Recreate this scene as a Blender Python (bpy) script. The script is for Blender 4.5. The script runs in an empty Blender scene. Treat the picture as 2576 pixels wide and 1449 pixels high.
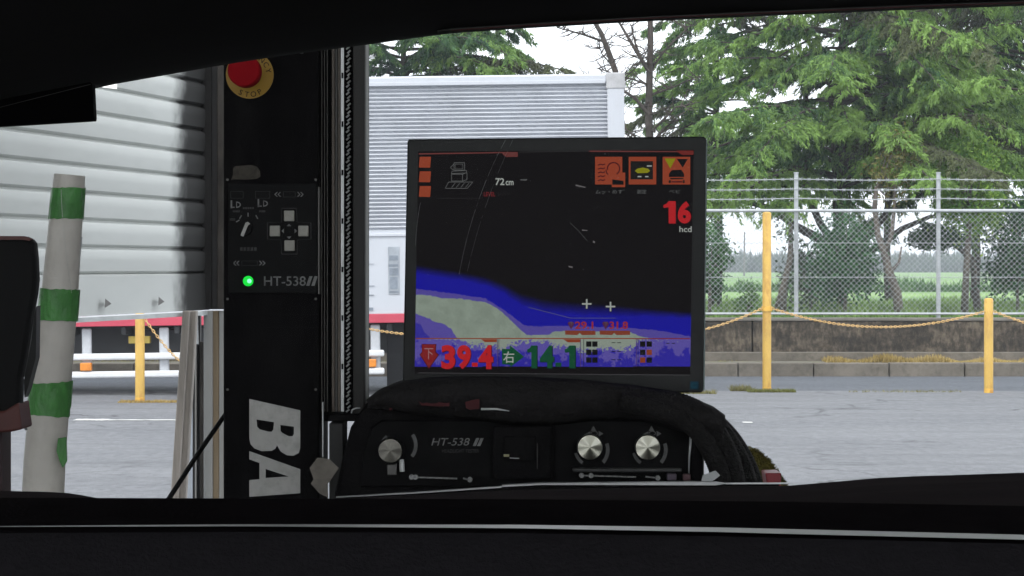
import bpy, math, random
import numpy as np
from mathutils import Vector, Matrix
R = math.radians
SC = bpy.context.scene
COL = SC.collection
EYE = 1.45          # camera height above the lot
F = 6082.0          # focal length in photo units (2576 units wide)

# ------------------------------------------------------------------ camera
cam_d = bpy.data.cameras.new("camera")
cam = bpy.data.objects.new("camera", cam_d)
COL.objects.link(cam)
cam.location = (0, 0, EYE)
cam.rotation_euler = (R(90), 0, 0)
cam_d.sensor_width = 36
cam_d.lens = 36 * F / 2576
cam_d.shift_y = -54.5 / 2576
cam_d.clip_start = 0.05
cam_d.clip_end = 3000
SC.camera = cam

# ------------------------------------------------------------------ world, overcast sky
SUN_EL, SUN_AZ = 58, 200
w = bpy.data.worlds.new("World")
SC.world = w
w.use_nodes = True
nt = w.node_tree
nt.nodes.clear()
out = nt.nodes.new('ShaderNodeOutputWorld')
bg = nt.nodes.new('ShaderNodeBackground')
sky = nt.nodes.new('ShaderNodeTexSky')
sky.sky_type = 'NISHITA'
sky.sun_disc = False
sky.sun_elevation = R(SUN_EL)
sky.sun_rotation = R(SUN_AZ)
sky.air_density = 1.5
sky.dust_density = 4
tc = nt.nodes.new('ShaderNodeTexCoord')
mp = nt.nodes.new('ShaderNodeMapping'); mp.inputs['Scale'].default_value = (1, 1, 3)
nz = nt.nodes.new('ShaderNodeTexNoise'); nz.inputs['Scale'].default_value = 2.2; nz.inputs['Detail'].default_value = 5
cr = nt.nodes.new('ShaderNodeValToRGB')
cr.color_ramp.elements[0].position = 0.3; cr.color_ramp.elements[0].color = (10.0, 10.6, 11.6, 1)
cr.color_ramp.elements[1].position = 0.7; cr.color_ramp.elements[1].color = (16, 16.3, 16.8, 1)
mx = nt.nodes.new('ShaderNodeMix'); mx.data_type = 'RGBA'; mx.inputs[0].default_value = 0.88
nt.links.new(tc.outputs['Generated'], mp.inputs[0])
nt.links.new(mp.outputs[0], nz.inputs['Vector'])
nt.links.new(nz.outputs['Fac'], cr.inputs[0])
nt.links.new(sky.outputs[0], mx.inputs[6])
nt.links.new(cr.outputs[0], mx.inputs[7])
nt.links.new(mx.outputs[2], bg.inputs[0])
bg.inputs[1].default_value = 0.12
nt.links.new(bg.outputs[0], out.inputs[0])

sun_d = bpy.data.lights.new("sun", 'SUN')
sun_d.energy = 1.0
sun_d.angle = R(20)
sun_d.color = (1.0, 0.97, 0.92)
sun = bpy.data.objects.new("sun", sun_d)
COL.objects.link(sun)
_e, _a = R(SUN_EL), R(SUN_AZ)
sd = Vector((math.sin(_a) * math.cos(_e), math.cos(_a) * math.cos(_e), math.sin(_e)))
sun.rotation_euler = (-sd).to_track_quat('-Z', 'Y').to_euler()

SC.view_settings.view_transform = 'Standard'
SC.view_settings.look = 'None'
SC.view_settings.exposure = 0.55
SC.view_settings.gamma = 1
SC.view_settings.use_curve_mapping = False
SC.render.engine = 'CYCLES'
SC.cycles.max_bounces = 8
SC.cycles.transparent_max_bounces = 24
SC.cycles.volume_bounces = 0
SC.cycles.use_denoising = True

# ------------------------------------------------------------------ helpers
ORG = {}


def W(px, py, d):
    """photo reading (2576-wide) at a real distance d -> world point"""
    return Vector(((px - 1288) * d / F, d, EYE - (py - 670) * d / F))


def sz(n, d):
    return n * d / F


def org(o):
    while o is not None:
        if o.name in ORG:
            return ORG[o.name]
        o = o.parent
    return Vector((0, 0, 0))


def tag(o, label=None, cat=None, group=None, kind=None):
    if label: o['label'] = label
    if cat: o['category'] = cat
    if group: o['group'] = group
    if kind: o['kind'] = kind
    return o


def thing(name, label, cat, loc=(0, 0, 0), group=None):
    o = bpy.data.objects.new(name, None)
    o.empty_display_size = 0.1
    COL.objects.link(o)
    o.location = loc
    ORG[o.name] = Vector(loc)
    return tag(o, label, cat, group)


def link(name, me, m=None, parent=None, smooth=False, bevel=0):
    o = bpy.data.objects.new(name, me)
    COL.objects.link(o)
    if m is not None:
        me.materials.append(m)
    if parent is not None:
        o.parent = parent
        me.transform(Matrix.Translation(-org(parent)))
    if smooth:
        me.polygons.foreach_set('use_smooth', [True] * len(me.polygons))
        if smooth == 'auto':
            me.set_sharp_from_angle(angle=R(35))
    if bevel:
        b = o.modifiers.new('bevel', 'BEVEL')
        b.width = bevel; b.segments = 2; b.limit_method = 'ANGLE'; b.angle_limit = R(40)
    return o


class MB:
    def __init__(s):
        s.v = []; s.f = []

    def add(s, vs, fs):
        n = len(s.v)
        s.v += [tuple(v) for v in vs]
        s.f += [tuple(i + n for i in f) for f in fs]
        return s

    def box(s, x0, y0, z0, x1, y1, z1):
        vs = [(x, y, z) for z in (z0, z1) for y in (y0, y1) for x in (x0, x1)]
        return s.add(vs, [(0, 2, 3, 1), (4, 5, 7, 6), (0, 1, 5, 4), (2, 6, 7, 3), (0, 4, 6, 2), (1, 3, 7, 5)])

    def pbox(s, px0, py0, px1, py1, d, t):
        """real box whose front face spans photo readings at distance d, t metres deep"""
        a = W(px0, py1, d); b = W(px1, py0, d)
        return s.box(a.x, d, a.z, b.x, d + t, b.z)

    def prism(s, pts, d, t):
        n = len(pts)
        D = d if callable(d) else (lambda x: d)
        fr = [W(x, y, D(x)) for x, y in pts]
        bk = [p + Vector((0, t, 0)) for p in fr]
        fs = [tuple(range(n)), tuple(range(2 * n - 1, n - 1, -1))]
        for i in range(n):
            j = (i + 1) % n
            fs.append((j, i, i + n, j + n))
        return s.add(fr + bk, fs)

    def tube(s, pts, rad, n=8, cap=True):
        pts = [Vector(p) for p in pts]
        if not hasattr(rad, '__len__'): rad = [rad] * len(pts)
        rings = []
        prev = None
        for i, p in enumerate(pts):
            t = (pts[min(i + 1, len(pts) - 1)] - pts[max(i - 1, 0)])
            t = t.normalized() if t.length > 1e-9 else Vector((0, 0, 1))
            if prev is None:
                a = Vector((0, 0, 1)) if abs(t.z) < .9 else Vector((1, 0, 0))
                u = t.cross(a).normalized()
            else:
                u = (prev - t * prev.dot(t)).normalized()
            prev = u
            v = t.cross(u)
            rings.append([p + (u * math.cos(2 * math.pi * k / n) + v * math.sin(2 * math.pi * k / n)) * rad[i] for k in range(n)])
        vs = [q for r in rings for q in r]
        fs = []
        for i in range(len(pts) - 1):
            for k in range(n):
                k2 = (k + 1) % n
                fs.append((i * n + k, i * n + k2, (i + 1) * n + k2, (i + 1) * n + k))
        if cap:
            fs.append(tuple(range(n - 1, -1, -1)))
            fs.append(tuple((len(pts) - 1) * n + k for k in range(n)))
        return s.add(vs, fs)

    def disc(s, c, r, t, n=40, dome=0.0):
        """cylinder facing the camera (-y), centre c on its front face, t deep"""
        c = Vector(c)
        vs = []
        rr = [(r * .0, -dome), (r * .9, -dome * .7), (r, 0), (r, t)]
        vs = [c + Vector((0, -dome, 0))]
        for q, yy in rr[1:]:
            vs += [c + Vector((q * math.cos(2 * math.pi * k / n), yy, q * math.sin(2 * math.pi * k / n))) for k in range(n)]
        fs = [(0, 1 + k, 1 + (k + 1) % n) for k in range(n)]
        for j in range(2):
            b = 1 + j * n
            fs += [(b + k, b + n + k, b + n + (k + 1) % n, b + (k + 1) % n) for k in range(n)]
        return s.add(vs, fs)

    def build(s, name, m, parent=None, smooth=False, bevel=0):
        me = bpy.data.meshes.new(name)
        me.from_pydata(s.v, [], s.f)
        me.update()
        return link(name, me, m, parent, smooth, bevel)


def curve_mesh(cu):
    o = bpy.data.objects.new('tmp', cu)
    COL.objects.link(o)
    bpy.context.view_layer.update()
    me = bpy.data.meshes.new_from_object(o.evaluated_get(bpy.context.evaluated_depsgraph_get()))
    bpy.data.objects.remove(o)
    bpy.data.curves.remove(cu)
    return me


def place_flat(me, d, off, t, fit=None, rot=0, k=100.0):
    """flat mesh (x right, y up) onto the facing plane at distance d (callable of x ok)"""
    n = len(me.vertices)
    co = np.empty(n * 3); me.vertices.foreach_get('co', co); co = co.reshape(-1, 3)
    x, y, z = co[:, 0].copy(), co[:, 1].copy(), co[:, 2].copy()
    if rot == 90: x, y = y.copy(), -x.copy()
    if fit:
        x0, y0, x1, y1 = fit
        x = x0 + (x - x.min()) / max(x.max() - x.min(), 1e-9) * (x1 - x0)
        y = y1 - (y - y.min()) / max(y.max() - y.min(), 1e-9) * (y1 - y0)
    else:
        x = x * k; y = -y * k
    zmax = z.max() if n else 0
    D = np.array([d(q) if callable(d) else d for q in x]) - off
    co[:, 0] = (x - 1288) * D / F
    co[:, 2] = EYE - (y - 670) * D / F
    co[:, 1] = D + (zmax - z) * t
    me.vertices.foreach_set('co', co.ravel())
    me.update()
    return me


def text(name, body, x0, y0, x1, y1, d, m, parent, off=.0008, t=.0006, bold=0, shear=0, rot=0):
    cu = bpy.data.curves.new('txt', 'FONT')
    cu.body = body
    cu.offset = bold
    cu.shear = shear
    cu.extrude = .5
    cu.resolution_u = 4
    me = curve_mesh(cu)
    place_flat(me, d, off, t, (x0, y0, x1, y1), rot)
    return link(name, me, m, parent)


def shape(name, loops, d, m, parent, off=.0008, t=.0006):
    cu = bpy.data.curves.new('shp', 'CURVE')
    cu.dimensions = '2D'; cu.fill_mode = 'BOTH'; cu.extrude = .5
    for lp in loops:
        sp = cu.splines.new('POLY')
        sp.points.add(len(lp) - 1)
        for i, (x, y) in enumerate(lp):
            sp.points[i].co = (x / 100, -y / 100, 0, 1)
        sp.use_cyclic_u = True
    me = curve_mesh(cu)
    place_flat(me, d, off, t)
    return link(name, me, m, parent)


def rect(x0, y0, x1, y1):
    return [(x0, y0), (x1, y0), (x1, y1), (x0, y1)]


def arc_band(cx, cy, r, w, a0, a1, n=14):
    o = []; i_ = []
    for k in range(n + 1):
        a = R(a0 + (a1 - a0) * k / n)
        o.append((cx + (r + w / 2) * math.cos(a), cy - (r + w / 2) * math.sin(a)))
        i_.append((cx + (r - w / 2) * math.cos(a), cy - (r - w / 2) * math.sin(a)))
    return o + i_[::-1]


def interp(x, pts):
    xs = [p[0] for p in pts]; ys = [p[1] for p in pts]
    return np.interp(x, xs, ys)


# ------------------------------------------------------------------ materials
def mat(name, col, rough=.6, metal=0, var=.2, scale=6, bump=0, bscale=80, emit=None, es=0, spec=.5, attr=None,
        dirt=None, dirt_amt=.5, dscale=3, stretch=(1, 1, 1), trans=0, aniso=0, coat=0):
    m = bpy.data.materials.new(name)
    m.use_nodes = True
    t = m.node_tree; L = t.links
    p = t.nodes['Principled BSDF']
    p.inputs['Roughness'].default_value = rough
    p.inputs['Metallic'].default_value = metal
    p.inputs['Specular IOR Level'].default_value = spec
    if coat: p.inputs['Coat Weight'].default_value = coat
    tcn = t.nodes.new('ShaderNodeTexCoord')
    mpn = t.nodes.new('ShaderNodeMapping'); mpn.inputs['Scale'].default_value = stretch
    L.new(tcn.outputs['Object'], mpn.inputs[0])
    n1 = t.nodes.new('ShaderNodeTexNoise'); n1.inputs['Scale'].default_value = scale
    n1.inputs['Detail'].default_value = 6; n1.inputs['Roughness'].default_value = .65
    L.new(mpn.outputs[0], n1.inputs['Vector'])
    mr = t.nodes.new('ShaderNodeMapRange')
    mr.inputs[1].default_value = .3; mr.inputs[2].default_value = .7
    mr.inputs[3].default_value = 1 - var; mr.inputs[4].default_value = 1 + var
    L.new(n1.outputs['Fac'], mr.inputs[0])
    mul = t.nodes.new('ShaderNodeVectorMath'); mul.operation = 'SCALE'
    if attr:
        at = t.nodes.new('ShaderNodeAttribute'); at.attribute_name = attr
        L.new(at.outputs['Color'], mul.inputs[0])
    else:
        mul.inputs[0].default_value = col
    L.new(mr.outputs[0], mul.inputs['Scale'])
    last = mul.outputs[0]
    if dirt:
        n2 = t.nodes.new('ShaderNodeTexNoise'); n2.inputs['Scale'].default_value = dscale
        n2.inputs['Detail'].default_value = 8; n2.inputs['Roughness'].default_value = .7
        L.new(mpn.outputs[0], n2.inputs['Vector'])
        r2 = t.nodes.new('ShaderNodeMapRange'); r2.inputs[1].default_value = .48; r2.inputs[2].default_value = .66
        r2.inputs[3].default_value = 0; r2.inputs[4].default_value = dirt_amt
        L.new(n2.outputs['Fac'], r2.inputs[0])
        mx = t.nodes.new('ShaderNodeMix'); mx.data_type = 'RGBA'
        L.new(r2.outputs[0], mx.inputs[0]); L.new(last, mx.inputs[6]); mx.inputs[7].default_value = (*dirt, 1)
        last = mx.outputs[2]
    L.new(last, p.inputs['Base Color'])
    if aniso:
        p.inputs['Anisotropic'].default_value = aniso
        tg = t.nodes.new('ShaderNodeTangent'); tg.direction_type = 'RADIAL'; tg.axis = 'Y'
        L.new(tg.outputs[0], p.inputs['Tangent'])
    if bump:
        n3 = t.nodes.new('ShaderNodeTexNoise'); n3.inputs['Scale'].default_value = bscale; n3.inputs['Detail'].default_value = 4
        L.new(mpn.outputs[0], n3.inputs['Vector'])
        b = t.nodes.new('ShaderNodeBump'); b.inputs['Strength'].default_value = bump; b.inputs['Distance'].default_value = .01
        L.new(n3.outputs['Fac'], b.inputs['Height']); L.new(b.outputs[0], p.inputs['Normal'])
    if emit:
        p.inputs['Emission Color'].default_value = (*emit, 1); p.inputs['Emission Strength'].default_value = es
    if trans:
        tl = t.nodes.new('ShaderNodeBsdfTranslucent'); L.new(last, tl.inputs[0])
        ms = t.nodes.new('ShaderNodeMixShader'); ms.inputs[0].default_value = trans
        o = t.nodes['Material Output']
        L.new(p.outputs[0], ms.inputs[1]); L.new(tl.outputs[0], ms.inputs[2]); L.new(ms.outputs[0], o.inputs[0])
    return m


def emat(name, col, s=1.0):
    m = bpy.data.materials.new(name); m.use_nodes = True
    t = m.node_tree
    p = t.nodes['Principled BSDF']
    p.inputs['Base Color'].default_value = (.01, .01, .01, 1)
    p.inputs['Roughness'].default_value = .5; p.inputs['Specular IOR Level'].default_value = .1
    p.inputs['Emission Color'].default_value = (*col, 1)
    p.inputs['Emission Strength'].default_value = s * .37
    return m


BLACK = mat('black_powder_coat', (.0055, .005, .0058), .7, var=.35, scale=14, bump=.15, bscale=300, spec=.05, dirt=(.017, .016, .0165), dirt_amt=.5, dscale=16, stretch=(1, 1, .35))
BLACK2 = mat('black_plastic', (.008, .0078, .0085), .6, var=.3, scale=20, spec=.1)
HOUSE = mat('charcoal_housing', (.0075, .007, .0078), .7, var=.45, scale=9, bump=.2, bscale=200, spec=.06, dirt=(.018, .017, .017), dirt_amt=.5, dscale=20)
VINYL = mat('black_vinyl_cover', (.021, .0195, .0205), .85, var=.3, scale=26, bump=.8, bscale=60, spec=.12)
HOSE = mat('ribbed_black_sleeve', (.016, .015, .0155), .8, var=.5, scale=60, bump=.7, bscale=220, spec=.2)
LETTER = mat('pale_grey_lettering', (.48, .47, .46), .6, var=.12, scale=20, dirt=(.3, .29, .28), dirt_amt=.6, dscale=45)
DIMLET = mat('worn_grey_lettering', (.17, .17, .17), .6, var=.5, scale=160)
FAINT = mat('faint_grey_lettering', (.035, .034, .036), .6, var=.6, scale=120)
STEEL = mat('glint_steel', (.62, .63, .64), .4, .25, var=.15, scale=30)  # pale, barely metallic base puts the steel's glints into the colour
DSTEEL = mat('dull_steel', (.13, .125, .12), .5, .1, var=.3, scale=18, stretch=(1, 1, .1))
BRONZE = mat('brown_anodised_rail', (.11, .088, .072), .5, .1, var=.3, scale=20, stretch=(1, 1, .1))
KNOB = mat('spun_aluminium', (.5, .49, .42), .28, 1, var=.05, scale=40, aniso=.85)
KNOBD = mat('dull_aluminium', (.2, .19, .17), .45, 1, var=.15, scale=60, aniso=.6)

# ------------------------------------------------------------------ setting: ground sheets
def plane(name, x0, y0, x1, y1, z, m, kind='structure'):
    o = MB().add([(x0, y0, z), (x1, y0, z), (x1, y1, z), (x0, y1, z)], [(0, 1, 2, 3)]).build(name, m)
    o['kind'] = kind
    return o


def asphalt(name, c0, c1, crack=.6, fine=240):
    m = bpy.data.materials.new(name); m.use_nodes = True
    t = m.node_tree; L = t.links; p = t.nodes['Principled BSDF']
    tcn = t.nodes.new('ShaderNodeTexCoord')
    def noise(s, det=5, st=(1, 1, 1), ro=.6):
        mp_ = t.nodes.new('ShaderNodeMapping'); mp_.inputs['Scale'].default_value = st
        L.new(tcn.outputs['Object'], mp_.inputs[0])
        n = t.nodes.new('ShaderNodeTexNoise'); n.inputs['Scale'].default_value = s; n.inputs['Detail'].default_value = det
        n.inputs['Roughness'].default_value = ro
        L.new(mp_.outputs[0], n.inputs['Vector'])
        return n.outputs['Fac']
    def rng(x, a, b, c, d):
        r = t.nodes.new('ShaderNodeMapRange')
        for i, q in enumerate((a, b, c, d)): r.inputs[i + 1].default_value = q
        L.new(x, r.inputs[0]); return r.outputs[0]
    def mix(f, a, b):
        mx_ = t.nodes.new('ShaderNodeMix'); mx_.data_type = 'RGBA'
        L.new(f, mx_.inputs[0])
        for q, i in ((a, 6), (b, 7)):
            if isinstance(q, tuple): mx_.inputs[i].default_value = (*q, 1)
            else: L.new(q, mx_.inputs[i])
        return mx_.outputs[2]
    c = mix(rng(noise(.55, 6, (.5, 1, 1)), .35, .65, 0, 1), c0, c1)
    g = rng(noise(fine * .12, 6, (1, .35, 1), .75), .38, .62, 0, 1)
    c = mix(rng(noise(17, 5, (.6, .3, 1), .8), .45, .62, 0, .42), c, tuple(q * 1.4 for q in c1))
    c = mix(rng(noise(23, 5, (.6, .3, 1), .8), .52, .66, 0, .45), c, tuple(q * .5 for q in c0))
    c = mix(rng(noise(1.1, 6, (.25, 1.6, 1), .7), .5, .7, 0, .5), c, tuple(q * .7 for q in c0))
    # cracks
    mp2 = t.nodes.new('ShaderNodeMapping'); mp2.inputs['Scale'].default_value = (.55, .85, 1)
    n_ = t.nodes.new('ShaderNodeTexNoise'); n_.inputs['Scale'].default_value = 1.6; n_.inputs['Detail'].default_value = 5
    L.new(tcn.outputs['Object'], n_.inputs['Vector'])
    ad = t.nodes.new('ShaderNodeMix'); ad.data_type = 'RGBA'; ad.blend_type = 'LINEAR_LIGHT'; ad.inputs[0].default_value = .45
    L.new(tcn.outputs['Object'], ad.inputs[6]); L.new(n_.outputs['Color'], ad.inputs[7])
    L.new(ad.outputs[2], mp2.inputs[0])
    vo = t.nodes.new('ShaderNodeTexVoronoi'); vo.feature = 'DISTANCE_TO_EDGE'; vo.inputs['Scale'].default_value = .7
    L.new(mp2.outputs[0], vo.inputs['Vector'])
    ck = rng(vo.outputs['Distance'], 0, .02, crack, 0)
    gate = rng(noise(.35, 3), .45, .6, 0, 1)
    mm = t.nodes.new('ShaderNodeMath'); mm.operation = 'MULTIPLY'
    L.new(ck, mm.inputs[0]); L.new(gate, mm.inputs[1])
    c = mix(mm.outputs[0], c, tuple(q * .35 for q in c0))
    L.new(c, p.inputs['Base Color'])
    p.inputs['Roughness'].default_value = .8
    b = t.nodes.new('ShaderNodeBump'); b.inputs['Strength'].default_value = .8; b.inputs['Distance'].default_value = .02
    L.new(g, b.inputs['Height']); L.new(b.outputs[0], p.inputs['Normal'])
    return m


LOT = asphalt('worn_lot_asphalt', (.17, .176, .19), (.222, .228, .242), crack=.9)
ROAD = asphalt('road_asphalt', (.105, .117, .137), (.135, .147, .168), crack=.2)
CONC = mat('bay_concrete', (.3, .3, .29), .7, var=.25, scale=3, bump=.2)
EARTH = mat('earth', (.08, .09, .04), .9, var=.4, scale=1.5)
plane('ground', -700, -60, 700, 700, -.03, EARTH)
plane('lot_pavement', -40, 6.5, 40, 28.15, 0, LOT)
plane('bay_floor', -6, -8, 6, 6.5, .012, CONC)
plane('road', -60, 28.15, 60, 32.0, -.008, ROAD)
PAINT = mat('worn_white_paint', (.62, .62, .6), .6, var=.35, scale=12)
# painted line pieces
def mark(x0, x1, py, th):
    y = EYE * F / (py - 670)
    a = W(x0, py, y).x; b = W(x1, py, y).x
    n = 14
    vs = []; rr = random.Random(int(x0))
    for i in range(n + 1):
        x = a + (b - a) * i / n
        vs += [(x, y - th / 2 * rr.uniform(.6, 1), .005), (x, y + th / 2 * rr.uniform(.6, 1), .005)]
    o = MB().add(vs, [(2 * i, 2 * i + 2, 2 * i + 3, 2 * i + 1) for i in range(n)]).build('painted_line', PAINT)
    o['kind'] = 'structure'
mark(188, 272, 1057, .26); mark(272, 480, 1057.5, .13); mark(1868, 1893, 1063.5, .16)

# kerb, gutter strip, ledge
GREYC = mat('weathered_concrete', (.15, .132, .108), .85, var=.3, scale=2.2, bump=.5, bscale=40, dirt=(.06, .055, .04), dirt_amt=.6, dscale=7)
kb = MB()
x = -30.0; rr = random.Random(3)
while x < 30:
    kb.box(x, 32.0, -.03, x + .985, 32.22, .168 + rr.uniform(-.004, .004)); x += 1.0
o = kb.build('kerb', GREYC, bevel=.012); o['kind'] = 'structure'
o = MB().box(-30, 32.225, -.03, 30, 32.8, .165).build('verge_strip', mat('verge_soil', (.15, .14, .11), .9, var=.35, scale=5, dirt=(.1, .1, .04), dirt_amt=.6)); o['kind'] = 'structure'
o = MB().box(-30, 32.8, -.03, 30, 33.0, .283).build('concrete_ledge', GREYC, bevel=.01); o['kind'] = 'structure'

# retaining wall
def wall_mat():
    m = bpy.data.materials.new('stained_wall'); m.use_nodes = True
    t = m.node_tree; L = t.links; p = t.nodes['Principled BSDF']
    tcn = t.nodes.new('ShaderNodeTexCoord')
    def N(s, st, det=7):
        mp_ = t.nodes.new('ShaderNodeMapping'); mp_.inputs['Scale'].default_value = st
        L.new(tcn.outputs['Object'], mp_.inputs[0])
        n = t.nodes.new('ShaderNodeTexNoise'); n.inputs['Scale'].default_value = s; n.inputs['Detail'].default_value = det; n.inputs['Roughness'].default_value = .72
        L.new(mp_.outputs[0], n.inputs['Vector']); return n.outputs['Fac']
    r = t.nodes.new('ShaderNodeValToRGB')
    e = r.color_ramp.elements
    e[0].position = .42; e[0].color = (.022, .018, .013, 1)
    e[1].position = .6; e[1].color = (.15, .122, .088, 1)
    q = r.color_ramp.elements.new(.5); q.color = (.055, .044, .032, 1)
    ad = t.nodes.new('ShaderNodeMath'); ad.operation = 'ADD'
    a = t.nodes.new('ShaderNodeMath'); a.operation = 'MULTIPLY'; a.inputs[1].default_value = .55
    b = t.nodes.new('ShaderNodeMath'); b.operation = 'MULTIPLY'; b.inputs[1].default_value = .45
    L.new(N(17, (1, 1, .5)), a.inputs[0]); L.new(N(2, (.5, 1, 1.6)), b.inputs[0])
    L.new(a.outputs[0], ad.inputs[0]); L.new(b.outputs[0], ad.inputs[1])
    L.new(ad.outputs[0], r.inputs[0])
    L.new(r.outputs[0], p.inputs['Base Color'])
    p.inputs['Roughness'].default_value = .9
    bm = t.nodes.new('ShaderNodeBump'); bm.inputs['Strength'].default_value = .6; bm.inputs['Distance'].default_value = .02
    L.new(N(25, (1, 1, 1)), bm.inputs['Height']); L.new(bm.outputs[0], p.inputs['Normal'])
    return m
wl = thing('retaining_wall', 'low dark stained concrete retaining wall under the chain link fence', 'wall', (0, 33.1, .28))
wb = MB(); x = -32.71
while x < 26:
    wb.box(x, 33.0, .2, x + 5.98, 33.4, .70); x += 6.0
wb.build('wall_body', wall_mat(), wl, bevel=.01)
MB().box(-30, 32.985, .703, 30, 33.42, .745).build('coping', mat('pale_coping', (.15, .14, .12), .85, var=.35, scale=3), wl, bevel=.01)

# field beyond
def field_mat():
    m = bpy.data.materials.new('field_grass'); m.use_nodes = True
    t = m.node_tree; L = t.links; p = t.nodes['Principled BSDF']
    tcn = t.nodes.new('ShaderNodeTexCoord'); mp_ = t.nodes.new('ShaderNodeMapping'); mp_.inputs['Scale'].default_value = (.02, .07, 1)
    L.new(tcn.outputs['Object'], mp_.inputs[0])
    n = t.nodes.new('ShaderNodeTexNoise'); n.inputs['Scale'].default_value = 2; n.inputs['Detail'].default_value = 8
    L.new(mp_.outputs[0], n.inputs['Vector'])
    r = t.nodes.new('ShaderNodeValToRGB'); e = r.color_ramp.elements
    e[0].position = .35; e[0].color = (.09, .19, .045, 1); e[1].position = .65; e[1].color = (.17, .29, .07, 1)
    L.new(n.outputs['Fac'], r.inputs[0]); L.new(r.outputs[0], p.inputs['Base Color']); p.inputs['Roughness'].default_value = .9
    return m
plane('field', -690, 33.4, 690, 690, .69, field_mat())

# ------------------------------------------------------------------ vegetation
def np_mesh(name, V, k, cols, m, parent=None, kind=None):
    """V: (n,k,3) separate little faces; cols (n,3)"""
    n = len(V)
    me = bpy.data.meshes.new(name)
    me.vertices.add(n * k)
    VV = V.reshape(-1, 3)
    me.vertices.foreach_set('co', VV.ravel())
    me.loops.add(n * k)
    me.loops.foreach_set('vertex_index', np.arange(n * k, dtype=np.int32))
    me.polygons.add(n)
    me.polygons.foreach_set('loop_start', np.arange(0, n * k, k, dtype=np.int32))
    me.update(calc_edges=True)
    ca = me.color_attributes.new('tone', 'FLOAT_COLOR', 'POINT')
    c4 = np.ones((n * k, 4)); c4[:, :3] = np.repeat(cols, k, axis=0)
    ca.data.foreach_set('color', c4.ravel())
    o = link(name, me, m, parent)
    if kind: o['kind'] = kind
    return o


LEAF = mat('foliage', (.05, .1, .03), .6, var=.25, scale=3, attr='tone', trans=.3, spec=.25)
BARK = mat('cedar_bark', (.045, .036, .03), .9, var=.4, scale=9, bump=.8, bscale=25, stretch=(1, 1, .25))
BARKG = mat('grey_bark', (.12, .1, .085), .9, var=.4, scale=9, bump=.8, bscale=25, stretch=(1, 1, .3))
DEADW = mat('dead_grey_wood', (.055, .043, .037), .9, var=.35, scale=9, bump=.6)
DARKG = np.array((.013, .042, .026)); MIDG = np.array((.046, .115, .042)); LITE = np.array((.2, .33, .075)); BRN = np.array((.075, .06, .045))


def blades(rng_, P, Dv, ln, wd):
    n = len(P)
    r = rng_.normal(size=(n, 3))
    s = np.cross(Dv, r); s /= np.linalg.norm(s, axis=1, keepdims=True) + 1e-9
    s *= (wd / 2)[:, None]
    V = np.empty((n, 3, 3))
    V[:, 0] = P - s; V[:, 1] = P + s; V[:, 2] = P + Dv * ln[:, None]
    return V


def leaves(rng_, P, size):
    n = len(P)
    a = rng_.normal(size=(n, 3)); a /= np.linalg.norm(a, axis=1, keepdims=True)
    b = np.cross(a, rng_.normal(size=(n, 3))); b /= np.linalg.norm(b, axis=1, keepdims=True)
    s = size * rng_.uniform(.6, 1.3, n)
    a *= s[:, None]; b *= (s * .5)[:, None]
    V = np.empty((n, 4, 3))
    V[:, 0] = P - a; V[:, 1] = P + b * .9; V[:, 2] = P + a; V[:, 3] = P - b * .9
    return V


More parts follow.
